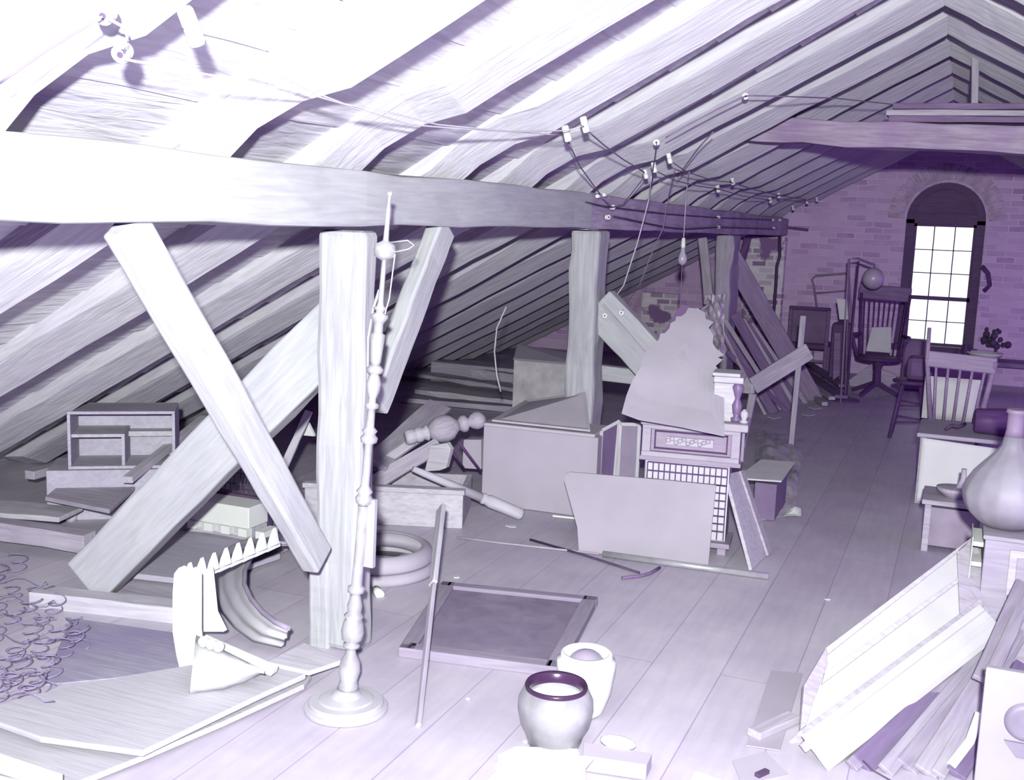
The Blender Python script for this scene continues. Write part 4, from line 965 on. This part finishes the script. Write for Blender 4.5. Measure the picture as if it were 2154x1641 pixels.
# ================================================================== STOOL AND SPINDLE CHAIR
c = V((-.37, 10.65, 0))
root = thing('bar_stool', 'dark splayed-leg stool on the floor left of the spindle-back chair', 'stool', c)
MB().lathe(c + V((0, 0, .50)), c + V((0, 0, 1)), [(0, .14), (.01, .17), (.03, .17), (.04, .15)], 20).build('seat', dw, root)
for i in range(4):
    a = math.pi/4 + i*math.pi/2; d = V((math.cos(a), math.sin(a), 0))
    MB().tube([c + d*.11 + V((0, 0, .50)), c + d*.21], .018, 8).build('leg', dw, root)
for z, r in ((.15, .185), (.3, .155)):
    q = [c + V((math.cos(math.pi/4 + i*math.pi/2)*r, math.sin(math.pi/4 + i*math.pi/2)*r, z + .02*(i % 2))) for i in range(5)]
    for i in range(4): MB().tube([q[i], q[i + 1]], .010, 6).build('stretcher', dw, root)
c2 = c + V((.04, 0, .54))
tag(MB().box((c2.x - .1, c2.y - .12, c2.z + .001), (c2.x + .16, c2.y + .12, c2.z + .22)).build('dark_bundle', plain('bundle', (.2, .1, .28), var=.2), bevel=.05), 'dark bundle sitting on the splayed-leg stool', 'bundle')

Yh = 8.78; xl, xr_ = PY(1960, 800, Yh).x, PY(2068, 800, Yh).x
root = thing('spindle_chair', 'brown spindle-back chair behind the table with a white cloth', 'chair', ((xl + xr_)/2, Yh + .2, 0))
zt8 = PY(2010, 760, Yh).z; zse = .45
cw_ = wood('chair_wood', (.44, .33, .52), grain=.1, blotch=.1, dark=(.26, .15, .35), rough=.45)
MB().box((xl - .02, Yh, zse - .03), (xr_ + .04, Yh + .42, zse)).build('seat', cw_, root, bevel=.012)
MB().tube([V((xl + .02, Yh + .02, zse)), V((xl - .045, Yh - .04, zt8 + .0)), V((xl - .05, Yh - .045, PY(1945, 688, Yh).z))], .02, 10, r1=.014).build('back_post', cw_, root)
MB().tube([V((xr_, Yh + .02, zse)), V((xr_ + .07, Yh - .04, zt8 + .02))], .02, 10).build('back_post', cw_, root)
for i in range(5):
    t_ = (i + .6)/5.2
    MB().tube([V((xl + (xr_ - xl)*t_, Yh + .02, zse)), V((xl - .03 + (xr_ - xl + .09)*t_, Yh - .04, zt8 - .02))], .012, 8, r1=.010).build('spindle', cw_, root)
MB().bar(V((xl - .05, Yh - .04, zt8 + .01)), V((xr_ + .08, Yh - .04, zt8 - .01)), .025, .12, seg=6).build('crest_rail', cw_, root, bevel=.01)
for x, y in ((xl, Yh + .03), (xr_, Yh + .03), (xl - .02, Yh + .4), (xr_ + .02, Yh + .4)): MB().tube([V((x, y, zse - .02)), V((x + (.02 if x > 0 else -.02), y, 0))], .017, 8).build('leg', cw_, root)
ym = Yh + .18
mb = MB(); nx = 12; vs = []; fs = []
for j in range(nx + 1):
    for i in range(nx + 1):
        s1, t1 = i/nx*2 - 1, j/nx*2 - 1
        e = max(0, 1 - abs(s1)**3)**.5*max(0, 1 - abs(t1)**3)**.5
        for_ = 0
        vs.append(V(((xl + xr_)/2 - .03 + s1*.20, ym - .055*e, zse + .17 + t1*.165)))
for j in range(nx):
    for i in range(nx): o_ = j*(nx + 1) + i; fs.append((o_, o_ + 1, o_ + nx + 2, o_ + nx + 1))
nv = len(vs)
vs += [V((p.x, 2*ym - p.y + .001, p.z)) for p in vs[:nv]]; fs += [tuple(i + nv for i in f)[::-1] for f in fs]
tag(mb.add(vs, fs, True).build('cushion', cream()), 'pale cushion on the spindle-back chair', 'cushion')

# cloth covered table
root = thing('side_table', 'low wooden table with a white cloth hanging over its front, before the spindle-back chair', 'table', (.07, 8.2, 0))
zc = .50
MB().box((-.215, 7.98, zc - .03), (.40, 8.62, zc)).build('table_top', w_mid(), root, bevel=.008)
for x in (-.19, .34):
    for y in (8.0, 8.56): MB().box((x, y, 0), (x + .04, y + .04, zc - .03)).build('leg', w_mid(), root)
mb = MB(); nx, ny = 16, 12; vs = []; fs = []
q4 = [PY(1940, 921, 7.95), PY(2106, 945, 7.95), PY(2098, 1066, 7.93), PY(1928, 1055, 7.93)]
for j in range(ny + 1):
    for i in range(nx + 1):
        a_, b_ = i/nx, j/ny
        q = (q4[0]*(1 - a_) + q4[1]*a_)*(1 - b_) + (q4[3]*(1 - a_) + q4[2]*a_)*b_
        vs.append(q + V((0, .012*math.sin(a_*9)*b_, 0)))
for j in range(ny):
    for i in range(nx): o_ = j*(nx + 1) + i; fs.append((o_, o_ + 1, o_ + nx + 2, o_ + nx + 1))
o = mb.add(vs, fs, True).build('hanging_cloth', plain('white_cloth', (.92, .92, .93), rough=.95, var=.03)); sm = o.modifiers.new('t', 'SOLIDIFY'); sm.thickness = .004
tag(o, 'white cloth hanging down the front of the low table', 'cloth')
c = V((.235, 8.2, zc + .001))
root = thing('dark_bucket', 'dark bucket lying tipped at the right of the low table top', 'bucket', c)
MB().lathe(c + V((-.09, 0, .09)), c + V((.2, .02, .09)), [(0, .075), (.01, .085), (.2, .10), (.205, .09), (.02, .07)], 24, caps=False).build('body', dw, root)
MB().lathe(c + V((-.085, 0, .09)), c + V((.2, .02, .09)), [(0, .001), (.0, .075)], 24, caps=False).build('bottom', dw, root)
tag(MB().tube([PY(1990, 902, 7.99), PY(2003, 895, 8.05), PY(2015, 898, 8.0), PY(2030, 892, 8.1)], .012, 6).build('metal_clip', dmetal()), 'small dark bent clip on the edge of the low table', 'clip')

# small table with bowl
root = thing('small_stool_table', 'small square stool table in front of the hanging white cloth', 'stool', (.09, 6.95, 0))
x0, x1 = -.10, .24; zz = .315
MB().box((x0 - .02, 6.75, zz - .03), (x1 + .02, 7.15, zz)).build('top', w_mid(), root, bevel=.006)
for x in (x0, x1 - .035):
    for y in (6.77, 7.1): MB().box((x, y, 0), (x + .035, y + .035, zz - .03)).build('leg', w_mid(), root)
MB().box((x0 + .03, 6.79, .03), (x1 - .03, 7.1, zz - .05)).build('drawer_box', plain('drawer_grey', (.44, .37, .50), var=.15), root, bevel=.006)
c = V((.055, 6.9, zz))
root = thing('oil_lamp_bowl', 'grey shallow bowl with a narrow neck on the small stool table', 'bowl', c)
MB().lathe(c, c + V((0, 0, 1)), [(0, .05), (.01, .06), (.04, .10), (.06, .105), (.062, .09), (.062, .001)], 24, caps=False).build('bowl', md, root)
MB().lathe(c + V((.04, .02, .05)), c + V((.04, .02, 1)), [(0, .045), (.03, .03), (.06, .018), (.12, .014), (.125, .017)], 14).build('neck', md, root)

# ================================================================== RIGHT: CABINET, GOURD
Yk = 4.98
xk = PY(2066, 1200, Yk).x; zk = PY(2100, 1128, Yk).z
root = thing('panelled_cupboard', 'pale panelled cupboard at the right edge carrying the big ribbed vessel', 'cupboard', (xk + .25, Yk + .15, 0))
cp = wood('cupboard_wood', (.50, .46, .56), grain=.1)
MB().box((xk, Yk, 0), (xk + .55, Yk + .4, zk - .02)).build('carcass', cp, root, bevel=.006)
MB().box((xk - .01, Yk - .012, zk - .02), (xk + .56, Yk + .41, zk)).build('cupboard_top', cp, root, bevel=.006)
door_ = MB().box((xk + .10, Yk - .012, .04), (xk + .5, Yk, zk - .05))
door_ = door_.build('door', md, root, bevel=.003)
MB().box((xk + .13, Yk - .02, .08), (xk + .2, Yk - .01, zk - .08)).build('door_stile', cp, door_, bevel=.003)
MB().box((xk + .105, Yk - .03, zk*.5), (xk + .12, Yk - .01, zk*.5 + .05)).build('door_handle', lp, door_)
mb = MB()
for i in range(5): mb.box((xk - .045, Yk + .05, zk - .07 - i*.09), (xk - .003, Yk + .3, zk - .05 - i*.09))
mb.box((xk - .05, Yk + .04, 0), (xk - .046, Yk + .3, zk - .03))
tag(mb.build('slatted_rack', white(), bevel=.002), 'white slatted rack at the left side of the panelled cupboard', 'rack')
gx = PY(2119, 1060, 5.16).x
c = V((gx, 5.16, zk + .001)); k5 = 5.1/F
zg = lambda y: (1125 - y)*k5*1.02
root = thing('ribbed_vessel', 'big round ribbed vessel with narrow neck on the panelled cupboard', 'vessel', c)
MB().lathe(c, c + V((0, 0, 1)), [(0, .06), (.004, .09), (zg(1113), .125), (zg(1098), .162), (zg(1080), .182), (zg(1060), .19), (zg(1040), .179), (zg(1018), .15), (zg(998), .112), (zg(980), .074), (zg(965), .05), (zg(945), .040)], 96, ribs=14, ribd=.02).build('body', plain('ribbed_glaze', (.46, .42, .53), rough=.55, var=.2, sc=4, spec=.4), root)
MB().lathe(c + V((0, 0, zg(946))), c + V((0, 0, 2)), [(0, .041), (.03, .036), (.10, .036), (.106, .045), (.12, .040)], 24).build('neck', plain('neck_dull', (.38, .28, .45), var=.2), root)

# ================================================================== RIGHT FOREGROUND STACK
A = P(1672, 1552, .01); B = PY(2066, 1283, 4.9); Dp = PY(1735, 1362, 4.32)
p0, nrm = plane3(A, B, Dp)
def S(x, y, d=0.0): return PN(x, y, p0, nrm) + nrm*d
if nrm.y > 0: nrm_in = nrm
else: nrm_in = -nrm
th = nrm_in*.02
root = thing('framed_screen', 'long pale framed screen lying tilted against the cupboard in the right foreground', 'screen', (A + B)/2*1.0)
def rail(name, pts, mat, off=0.0, t=None):
    MB().slab([PN(x, y, p0, nrm) - nrm_in*off for x, y in pts], t or th).build(name, mat, root, bevel=.002)
rail('bottom_rail', [(1660, 1560), (1685, 1535), (2064, 1258), (2066, 1282), (1672, 1572)], md, .004)
rail('left_rail', [(1684, 1535), (1692, 1440), (1738, 1362), (1742, 1395), (1710, 1480), (1697, 1525)], md)
rail('top_rail', [(1738, 1362), (2050, 1126), (2030, 1150), (1742, 1376)], w_lt())
rail('right_rail', [(2014, 1158), (2050, 1126), (2066, 1180), (2064, 1258), (2020, 1292)], md)
rail('panel', [(1697, 1525), (1710, 1480), (1742, 1376), (2014, 1158), (2020, 1292)], plain('screen_cloth', (.72, .70, .74), rough=.9, var=.05), -.008)
rail('middle_rail', [(1735, 1415), (2016, 1215), (2016, 1225), (1728, 1440)], w_lt(), .001)
plank('short_plank', P(1585, 1545, .02), P(1670, 1508, .02), .06, .03, 'short stub of plank poking out left of the framed screen', 'plank', md, seg=2, jit=.0)
# moulding lying on top
a = P(1716, 1586, .03); b = PY(2088, 1302, 4.75)
root = thing('cornice_moulding', 'long bright white cornice moulding in the right foreground', 'moulding', a)
up = (CAM - (a + b)/2).normalized()
x_ = (b - a).normalized(); y_ = up.cross(x_).normalized(); 
sec = [(-.075, .0), (-.075, .02), (-.045, .022), (-.04, .034), (-.01, .036), (0, .03), (.02, .045), (.05, .05), (.068, .04), (.075, .0)]
if y_.z > 0: y_ = -y_
mb = MB(); mb.setframe(a, x_, up)
vs = [q + y_*s1 + up*s2*.8 for q in (a, b) for s1, s2 in sec]; n = len(sec)
fs = [(i, (i + 1) % n, n + (i + 1) % n, n + i) for i in range(n)] + [tuple(range(n))[::-1], tuple(range(n, 2*n))]
mb.add(vs, fs).build('moulding_body', plain('aged_white', (.70, .68, .72), rough=.7, var=.06), root, bevel=.002)
plank('batten', P(1690, 1574, .05), PY(2076, 1282, 4.8), .035, .02, 'grey batten lying between the framed screen and the white moulding', 'batten', md, up=tuple(up), jit=.002)
# fan of boards
fan = [((1790, 1612), (2095, 1330), 4.75, .05, 0, 'thorny rough strip'), ((1812, 1610), (2085, 1350), 4.7, .085, 2, 'dark violet board'), ((1862, 1622), (2110, 1330), 4.75, .06, 1, 'plain pale board'), ((1905, 1615), (2120, 1350), 4.7, .08, 0, 'grey board with a split'), ((1945, 1625), (2132, 1330), 4.7, .08, 1, 'grooved pale board'), ((1972, 1630), (2150, 1330), 4.75, .05, 1, 'thin pale lath'), ((2010, 1630), (2154, 1400), 4.6, .07, 2, 'darker short board'), ((2085, 1420), (2175, 1225), 4.9, .05, 1, 'pale lath rising at the right edge'), ((2060, 1430), (2150, 1225), 4.85, .05, 0, 'grey lath rising behind the flat headboard')]
dv = wood('violet_board', (.24, .18, .33), grain=.08, blotch=.12, dark=(.25, .17, .36))
for i, (a, b, Yt, w, k_, lb) in enumerate(fan):
    pa = P(*a, .012) if i < 7 else PY(*a, 4.2); pb = PY(*b, Yt)
    plank('loose_board', pa, pb, w, .02, lb + ' in the fan of boards at the right foreground', 'board', (wood('fan_grey', (.42, .37, .48), grain=.14), wood('fan_pale', (.48, .44, .53), grain=.12, blotch=.15), dv)[k_], up=tuple(CAM - (pa + pb)/2), jit=.003, seg=4)
mb = MB()
for i in range(14):
    q = P(1885 + i*7, 1520 - i*6, .2); mb.bar(q, q + V((.012, .0, .02)), .012, .02)
tag(MB().tube([P(1815, 1600, .03), P(1835, 1620, .01), P(1870, 1640, .005), P(1900, 1660, .004)], .003, 5).build('bent_wire', dmetal()), 'thin bent wire on the floor at the foot of the board fan', 'wire')
for i, (x, y, lb) in enumerate(((1648, 1580, 'just below the framed screen'), (1488, 1470, 'flat square'))): pass
tag(MB().slab([P(1622, 1412, .003), P(1688, 1418, .003), P(1640, 1580, .003), P(1570, 1570, .003)], (0, 0, .004)).build('flat_sheet', plain('flat_sheet_grey', (.52, .46, .58), var=.04)), 'flat grey sheet on the floor left of the framed screen', 'sheet')
tag(MB().tube([P(2000, 1612, .03), P(2040, 1560, .1), P(2062, 1500, .2)], .018, 6).build('white_stick', white()), 'short bright white stick beside the flat headboard', 'stick')
# headboard at the right bottom
Yd = 3.72
root = thing('headboard', 'flat pale headboard with a carved disc at the bottom right corner', 'headboard', (.3, Yd, 0))
x0 = PY(2062, 1520, Yd).x; z0 = PY(2100, 1408, Yd).z
MB().box((x0, Yd, 0), (x0 + .55, Yd + .03, z0)).build('board', plain('headboard_grey', (.40, .37, .45), rough=.7, var=.06, sc=5), root, bevel=.004)
c = PY(2158, 1520, Yd); c = V((c.x, Yd - .018, c.z))
MB().lathe(c + V((0, .017, 0)), c, [(0, .065), (.012, .06), (.016, .045), (.010, .03), (.014, .001)], 32, caps=False).build('carved_disc', plain('disc_grey', (.28, .24, .34), rough=.5), root)
q = PY(2125, 1570, Yd)
MB().slab([V((q.x - .02, Yd - .01, q.z + .02)), V((q.x + .12, Yd - .01, q.z + .02)), V((q.x + .12, Yd - .01, q.z - .03)), V((q.x + .02, Yd - .01, q.z - .03))], (0, .012, 0)).build('carved_bracket', plain('disc_grey', (.28, .24, .34)), root)

# ================================================================== WIRING
def knob(c, r, Lk, axis, label, group=None, split=False):
    root = thing('wire_insulator', label, 'insulator', c, group)
    a = axis.normalized()
    if split:
        MB().lathe(c - a*Lk/2, c, [(0, r*.85), (Lk*.08, r), (Lk*.46, r), (Lk*.5, r*.8)], 14).build('cleat_half', porc(), root)
        MB().lathe(c, c + a*Lk/2, [(0, r*.8), (Lk*.04, r), (Lk*.42, r), (Lk*.5, r*.85)], 14).build('cleat_half', porc(), root)
    else:
        MB().lathe(c - a*Lk/2, c + a*Lk/2, [(0, r), (Lk*.3, r), (Lk*.4, r*.7), (Lk*.6, r*.7), (Lk*.7, r), (Lk, r)], 16).build('knob', porc(), root)
        MB().lathe(c + a*Lk*.5, c + a*Lk, [(0, r*.35), (.003, r*.35)], 8).build('screw', dmetal(), root)
ra = V((0, -1, 0)).lerp(RN*-1, .4)
knob(PR(222, 28, .02), .022, .03, V((.3, -1, -.6)), 'white round wire insulator at the top left corner, upper of two with an eyelet wire')
knob(PR(258, 110, .02), .022, .03, V((.3, -1, -.6)), 'white round wire insulator below the top left one, holding the long wire')
knob(PR(402, 56, .04), .02, .09, V((.35, .1, -.9)), 'large white split wire insulator on a rafter near the top left', split=True)
tube_ax = V((.25, .2, -1))
near = [(1192, 281, .013, .075, 'left one of the paired tube insulators above the second post'), (1230, 262, .013, .075, 'right one of the paired tube insulators above the second post'), (1358, 366, .012, .06, 'lower left insulator of the group of three above the dark beam'), (1376, 352, .012, .065, 'middle insulator of the group of three above the dark beam'), (1408, 333, .012, .065, 'upper right insulator of the group of three above the dark beam')]
for x, y, r, L_, lb in near: knob(PR(x, y, .03), r*1.3, L_, tube_ax, 'white porcelain wire insulator, ' + lb, split=True)
for x, y, lb in ((1381, 299, 'ring-shaped one alone on the rafter above the three'), (1568, 202, 'ring-shaped one high on a rafter left of the collar beam')): knob(PR(x, y, .02), .018, .02, V((.2, -1, -.3)), 'white wire insulator, ' + lb)
for x, y in ((1510, 397), (1541, 381), (1620, 421), (1638, 411), (1668, 437), (1697, 424), (1718, 419)):
    knob(PR(x, y, .03), .018, .06, tube_ax, 'small white wire insulator on the far rafters near the gable wall', 'insulators on the far rafters')
for x, y in ((1258, 413), (1272, 410)): knob(PX(x, y, XB + .02), .012, .035, V((0, 1, 0)), 'short white insulator at the top edge of the plate beam joint', 'insulators at the beam joint')
for x, y, lb in ((1288, 436, 'ring insulator on the plate beam just past the joint'), (1278, 457, 'lowest insulator on the plate beam just past the joint')): knob(PX(x, y, XB + .015), .017, .022, V((1, -.6, 0)), 'white ' + lb)
for x, y in ((1512, 457), (1512, 478), (1626, 463), (1641, 463), (1628, 480)): knob(PX(x, y, XB + .015), .014, .05, V((0, 1, 0)), 'small white insulator on the far end of the dark plate beam', 'insulators on the far plate beam')
for x, y, lb in ((1273, 664, 'left'), (1308, 658, 'right')): knob(PY(x, y, 6.98), .016, .018, V((0, -1, 0)), 'white ring insulator on the strut beside the second post, %s one' % lb)
def wire(pts, r=.0035, label='', mat=None):
    q = []
    for i in range(len(pts) - 1):
        for k in range(4): q.append(pts[i].lerp(pts[i + 1], k/4))
    q.append(pts[-1])
    tag(MB().tube(q, r, 5).build('wire', mat or wirem()), label, 'wire')
R_ = lambda *l: [PR(x, y, .05) for x, y in l]
wire(R_((402, 75), (470, 105), (560, 145), (650, 190), (740, 225), (860, 262), (980, 272), (1080, 277), (1190, 275), (1228, 265)), .003, 'long cloth wire sagging from the big top left insulator to the paired insulators, upper strand', lwire())
wire(R_((262, 125), (400, 150), (520, 172), (640, 195), (720, 218), (830, 240), (920, 262), (1050, 275), (1185, 285)), .003, 'long cloth wire from the second top left insulator to the paired insulators, lower strand', lwire())
wire(R_((0, 175), (100, 105), (215, 35)), .003, 'straight dark wire at the top left corner along a rafter')
wire(R_((228, 40), (262, 58), (268, 78), (258, 105)), .004, 'short curled wire joining the two top left insulators', lwire())
wire([PR(1196, 300, .03), PR(1220, 350, .03), PR(1245, 385, .03), PX(1262, 408, XB + .03)], .004, 'wire pair falling from the left paired insulator to the beam joint')
wire(R_((1236, 275), (1270, 305), (1310, 335), (1355, 362)), .004, 'wire running from the right paired insulator to the group of three')
wire([PX(1265, 415, XB + .03), PX(1288, 436, XB + .04), PX(1310, 430, XB + .06), PR(1330, 405, .06), PR(1356, 372, .04)], .004, 'dark wire looping from the beam ring insulator up to the group of three')
wire(R_((1381, 303), (1378, 330), (1374, 350), (1372, 380)), .004, 'short vertical wire below the lone ring insulator')
wire(R_((1412, 340), (1445, 362), (1500, 380), (1540, 384)), .004, 'upper wire running right from the group of three')
wire(R_((1380, 360), (1420, 380), (1470, 392), (1510, 397), (1560, 412), (1620, 421)), .004, 'lower wire running right from the group of three')
wire(R_((1541, 385), (1590, 400), (1638, 411), (1700, 421)), .005, 'far wire along the insulators near the gable wall')
wire(R_((1400, 290), (1450, 262), (1510, 230), (1566, 203)), .004, 'thin wire climbing a rafter to the high ring insulator')
wire([PR(1568, 201, .04), PR(1650, 203, .1), PR(1760, 207, .1), PY(1900, 222, 8.5), PY(2090, 232, 8.5)], .004, 'wire running right from the high ring insulator above the collar beam')
wire([PR(1425, 372, .05), PR(1470, 310, .05), PR(1500, 278, .05)], .004, 'slanting wire between the rafters left of the collar beam end')
wire([PX(1232, 425, XB + .02), PX(1270, 434, XB + .02), PX(1400, 450, XB + .02), PX(1510, 458, XB + .02), PX(1625, 463, XB + .02)], .005, 'wire along the upper part of the dark plate beam', dmetal())
wire([PX(1290, 455, XB + .02), PX(1400, 478, XB + .02), PX(1440, 482, XB + .02), PX(1510, 478, XB + .02), PX(1628, 482, XB + .02)], .006, 'wire along the bottom of the dark plate beam', dmetal())
Yw = 7.3
wire([PR(1370, 372, .05), PY(1365, 420, Yw), PY(1352, 470, Yw), PY(1338, 520, Yw), PY(1325, 560, Yw), PY(1312, 600, Yw), PY(1298, 620, Yw)], .0045, 'pale loose cord dangling from the group of three insulators', lwire())
wire([PR(1420, 355, .05), PY(1405, 420, Yw + .3), PY(1395, 480, Yw + .3), PY(1372, 530, Yw + .3), PY(1345, 600, Yw + .3), PY(1318, 640, 7.1), PY(1308, 655, 6.97)], .0035, 'darker loose cord dangling towards the strut insulators')
wire([PY(1065, 645, 7.0), PY(1045, 690, 7.0), PY(1040, 740, 7.0), PY(1045, 790, 7.0), PY(1053, 822, 7.0), P(1056, 828, .3)], .006, 'pale curved cable hanging under the eaves left of the second post', lwire())
Yb_ = 8.0
cordtop = PR(1450, 362, .05)
wire([cordtop, PY(1446, 385, 8.1), PY(1442, 430, Yb_), PY(1440, 470, Yb_), PY(1438, 500, Yb_)], .0035, 'thin cord from which the light bulb hangs', lwire())
bt = PY(1438, 500, Yb_)
root = thing('light_bulb', 'clear light bulb hanging in its socket from a thin cord below the dark beam', 'light bulb', bt)
MB().lathe(bt, bt - V((0.0, 0, 1)), [(0, .006), (.005, .014), (.06, .017), (.075, .016)], 16).build('socket', porc(), root)
MB().lathe(bt - V((0, 0, .075)), bt - V((0, 0, 1)), [(0, .014), (.03, .018), (.06, .03), (.09, .034), (.115, .026), (.13, .001)], 24, caps=False).build('bulb_glass', plain('bulb_glass', (.62, .55, .7), rough=.15, bump=0, spec=.8), root)
wire([bt - V((0, 0, .205)), PY(1433, 600, Yb_), PY(1431, 655, Yb_)], .003, 'pull string hanging down below the light bulb')
# little litter on the boards
rnd = random.Random(21); lit = []
for x, y, r, lb in ((985, 1472, 7, 'left of the glazed pot'), (1070, 1405, 14, 'under the front rail of the dark board'), (1105, 1562, 8, 'touching the foot of the glazed pot'), (1740, 1262, 5, 'in the middle of the bare floor'), (960, 1215, 9, 'left of the upper corner of the framed dark board'), (700, 1515, 9, 'right by the round lamp base'), (1075, 1108, 12, 'below the turned leg')):
    q = P(x, y, .002); s1 = r*4.2/F*(q.y/4.0)
    pts = [q + V((s1*math.cos(a)*rnd.uniform(.6, 1.2), s1*.8*math.sin(a)*rnd.uniform(.6, 1.2), 0)) for a in [i*math.pi/3.5 for i in range(7)]]
    tag(MB().slab(pts, (0, 0, .006)).build('plaster_crumb', cream()), 'pale plaster crumb on the floor ' + lb, 'plaster')

# ================================================================== LIGHT, WORLD, CAMERA
right = V((Xc.x, Yc.x, Zc.x))
ld = bpy.data.lights.new('flash_bulb', 'SPOT'); ld.energy = 2400; ld.spot_size = math.radians(142); ld.spot_blend = 1.0; ld.shadow_soft_size = .05; ld.color = (.95, 1.0, .93)
lo = bpy.data.objects.new('flash_bulb', ld); COL.objects.link(lo); lo.location = CAM + V((.10, -.36, .30))
lo.rotation_euler = (PY(1200, 560, 12) - lo.location).to_track_quat('-Z', 'Y').to_euler()
w = bpy.data.worlds.new('World'); SC.world = w; w.use_nodes = True
bg = w.node_tree.nodes['Background']; bg.inputs[0].default_value = (.30, .08, .62, 1); bg.inputs[1].default_value = 1.65
cd = bpy.data.cameras.new('camera'); cam = bpy.data.objects.new('camera', cd); COL.objects.link(cam); SC.camera = cam
cd.sensor_width = 36; cd.sensor_fit = 'HORIZONTAL'; cd.lens = F/W*36; cd.clip_start = .05; cd.clip_end = 100
up = -V((Xc.y, Yc.y, Zc.y)); bk_ = -V((Xc.z, Yc.z, Zc.z))
M = Matrix((right, up, bk_)).transposed().to_4x4(); M.translation = CAM
cam.matrix_world = M
SC.view_settings.view_transform = 'Standard'; SC.view_settings.look = 'None'
SC.view_settings.exposure = 0; SC.view_settings.gamma = 1
SC.cycles.diffuse_bounces = 1
SC.view_settings.use_curve_mapping = False
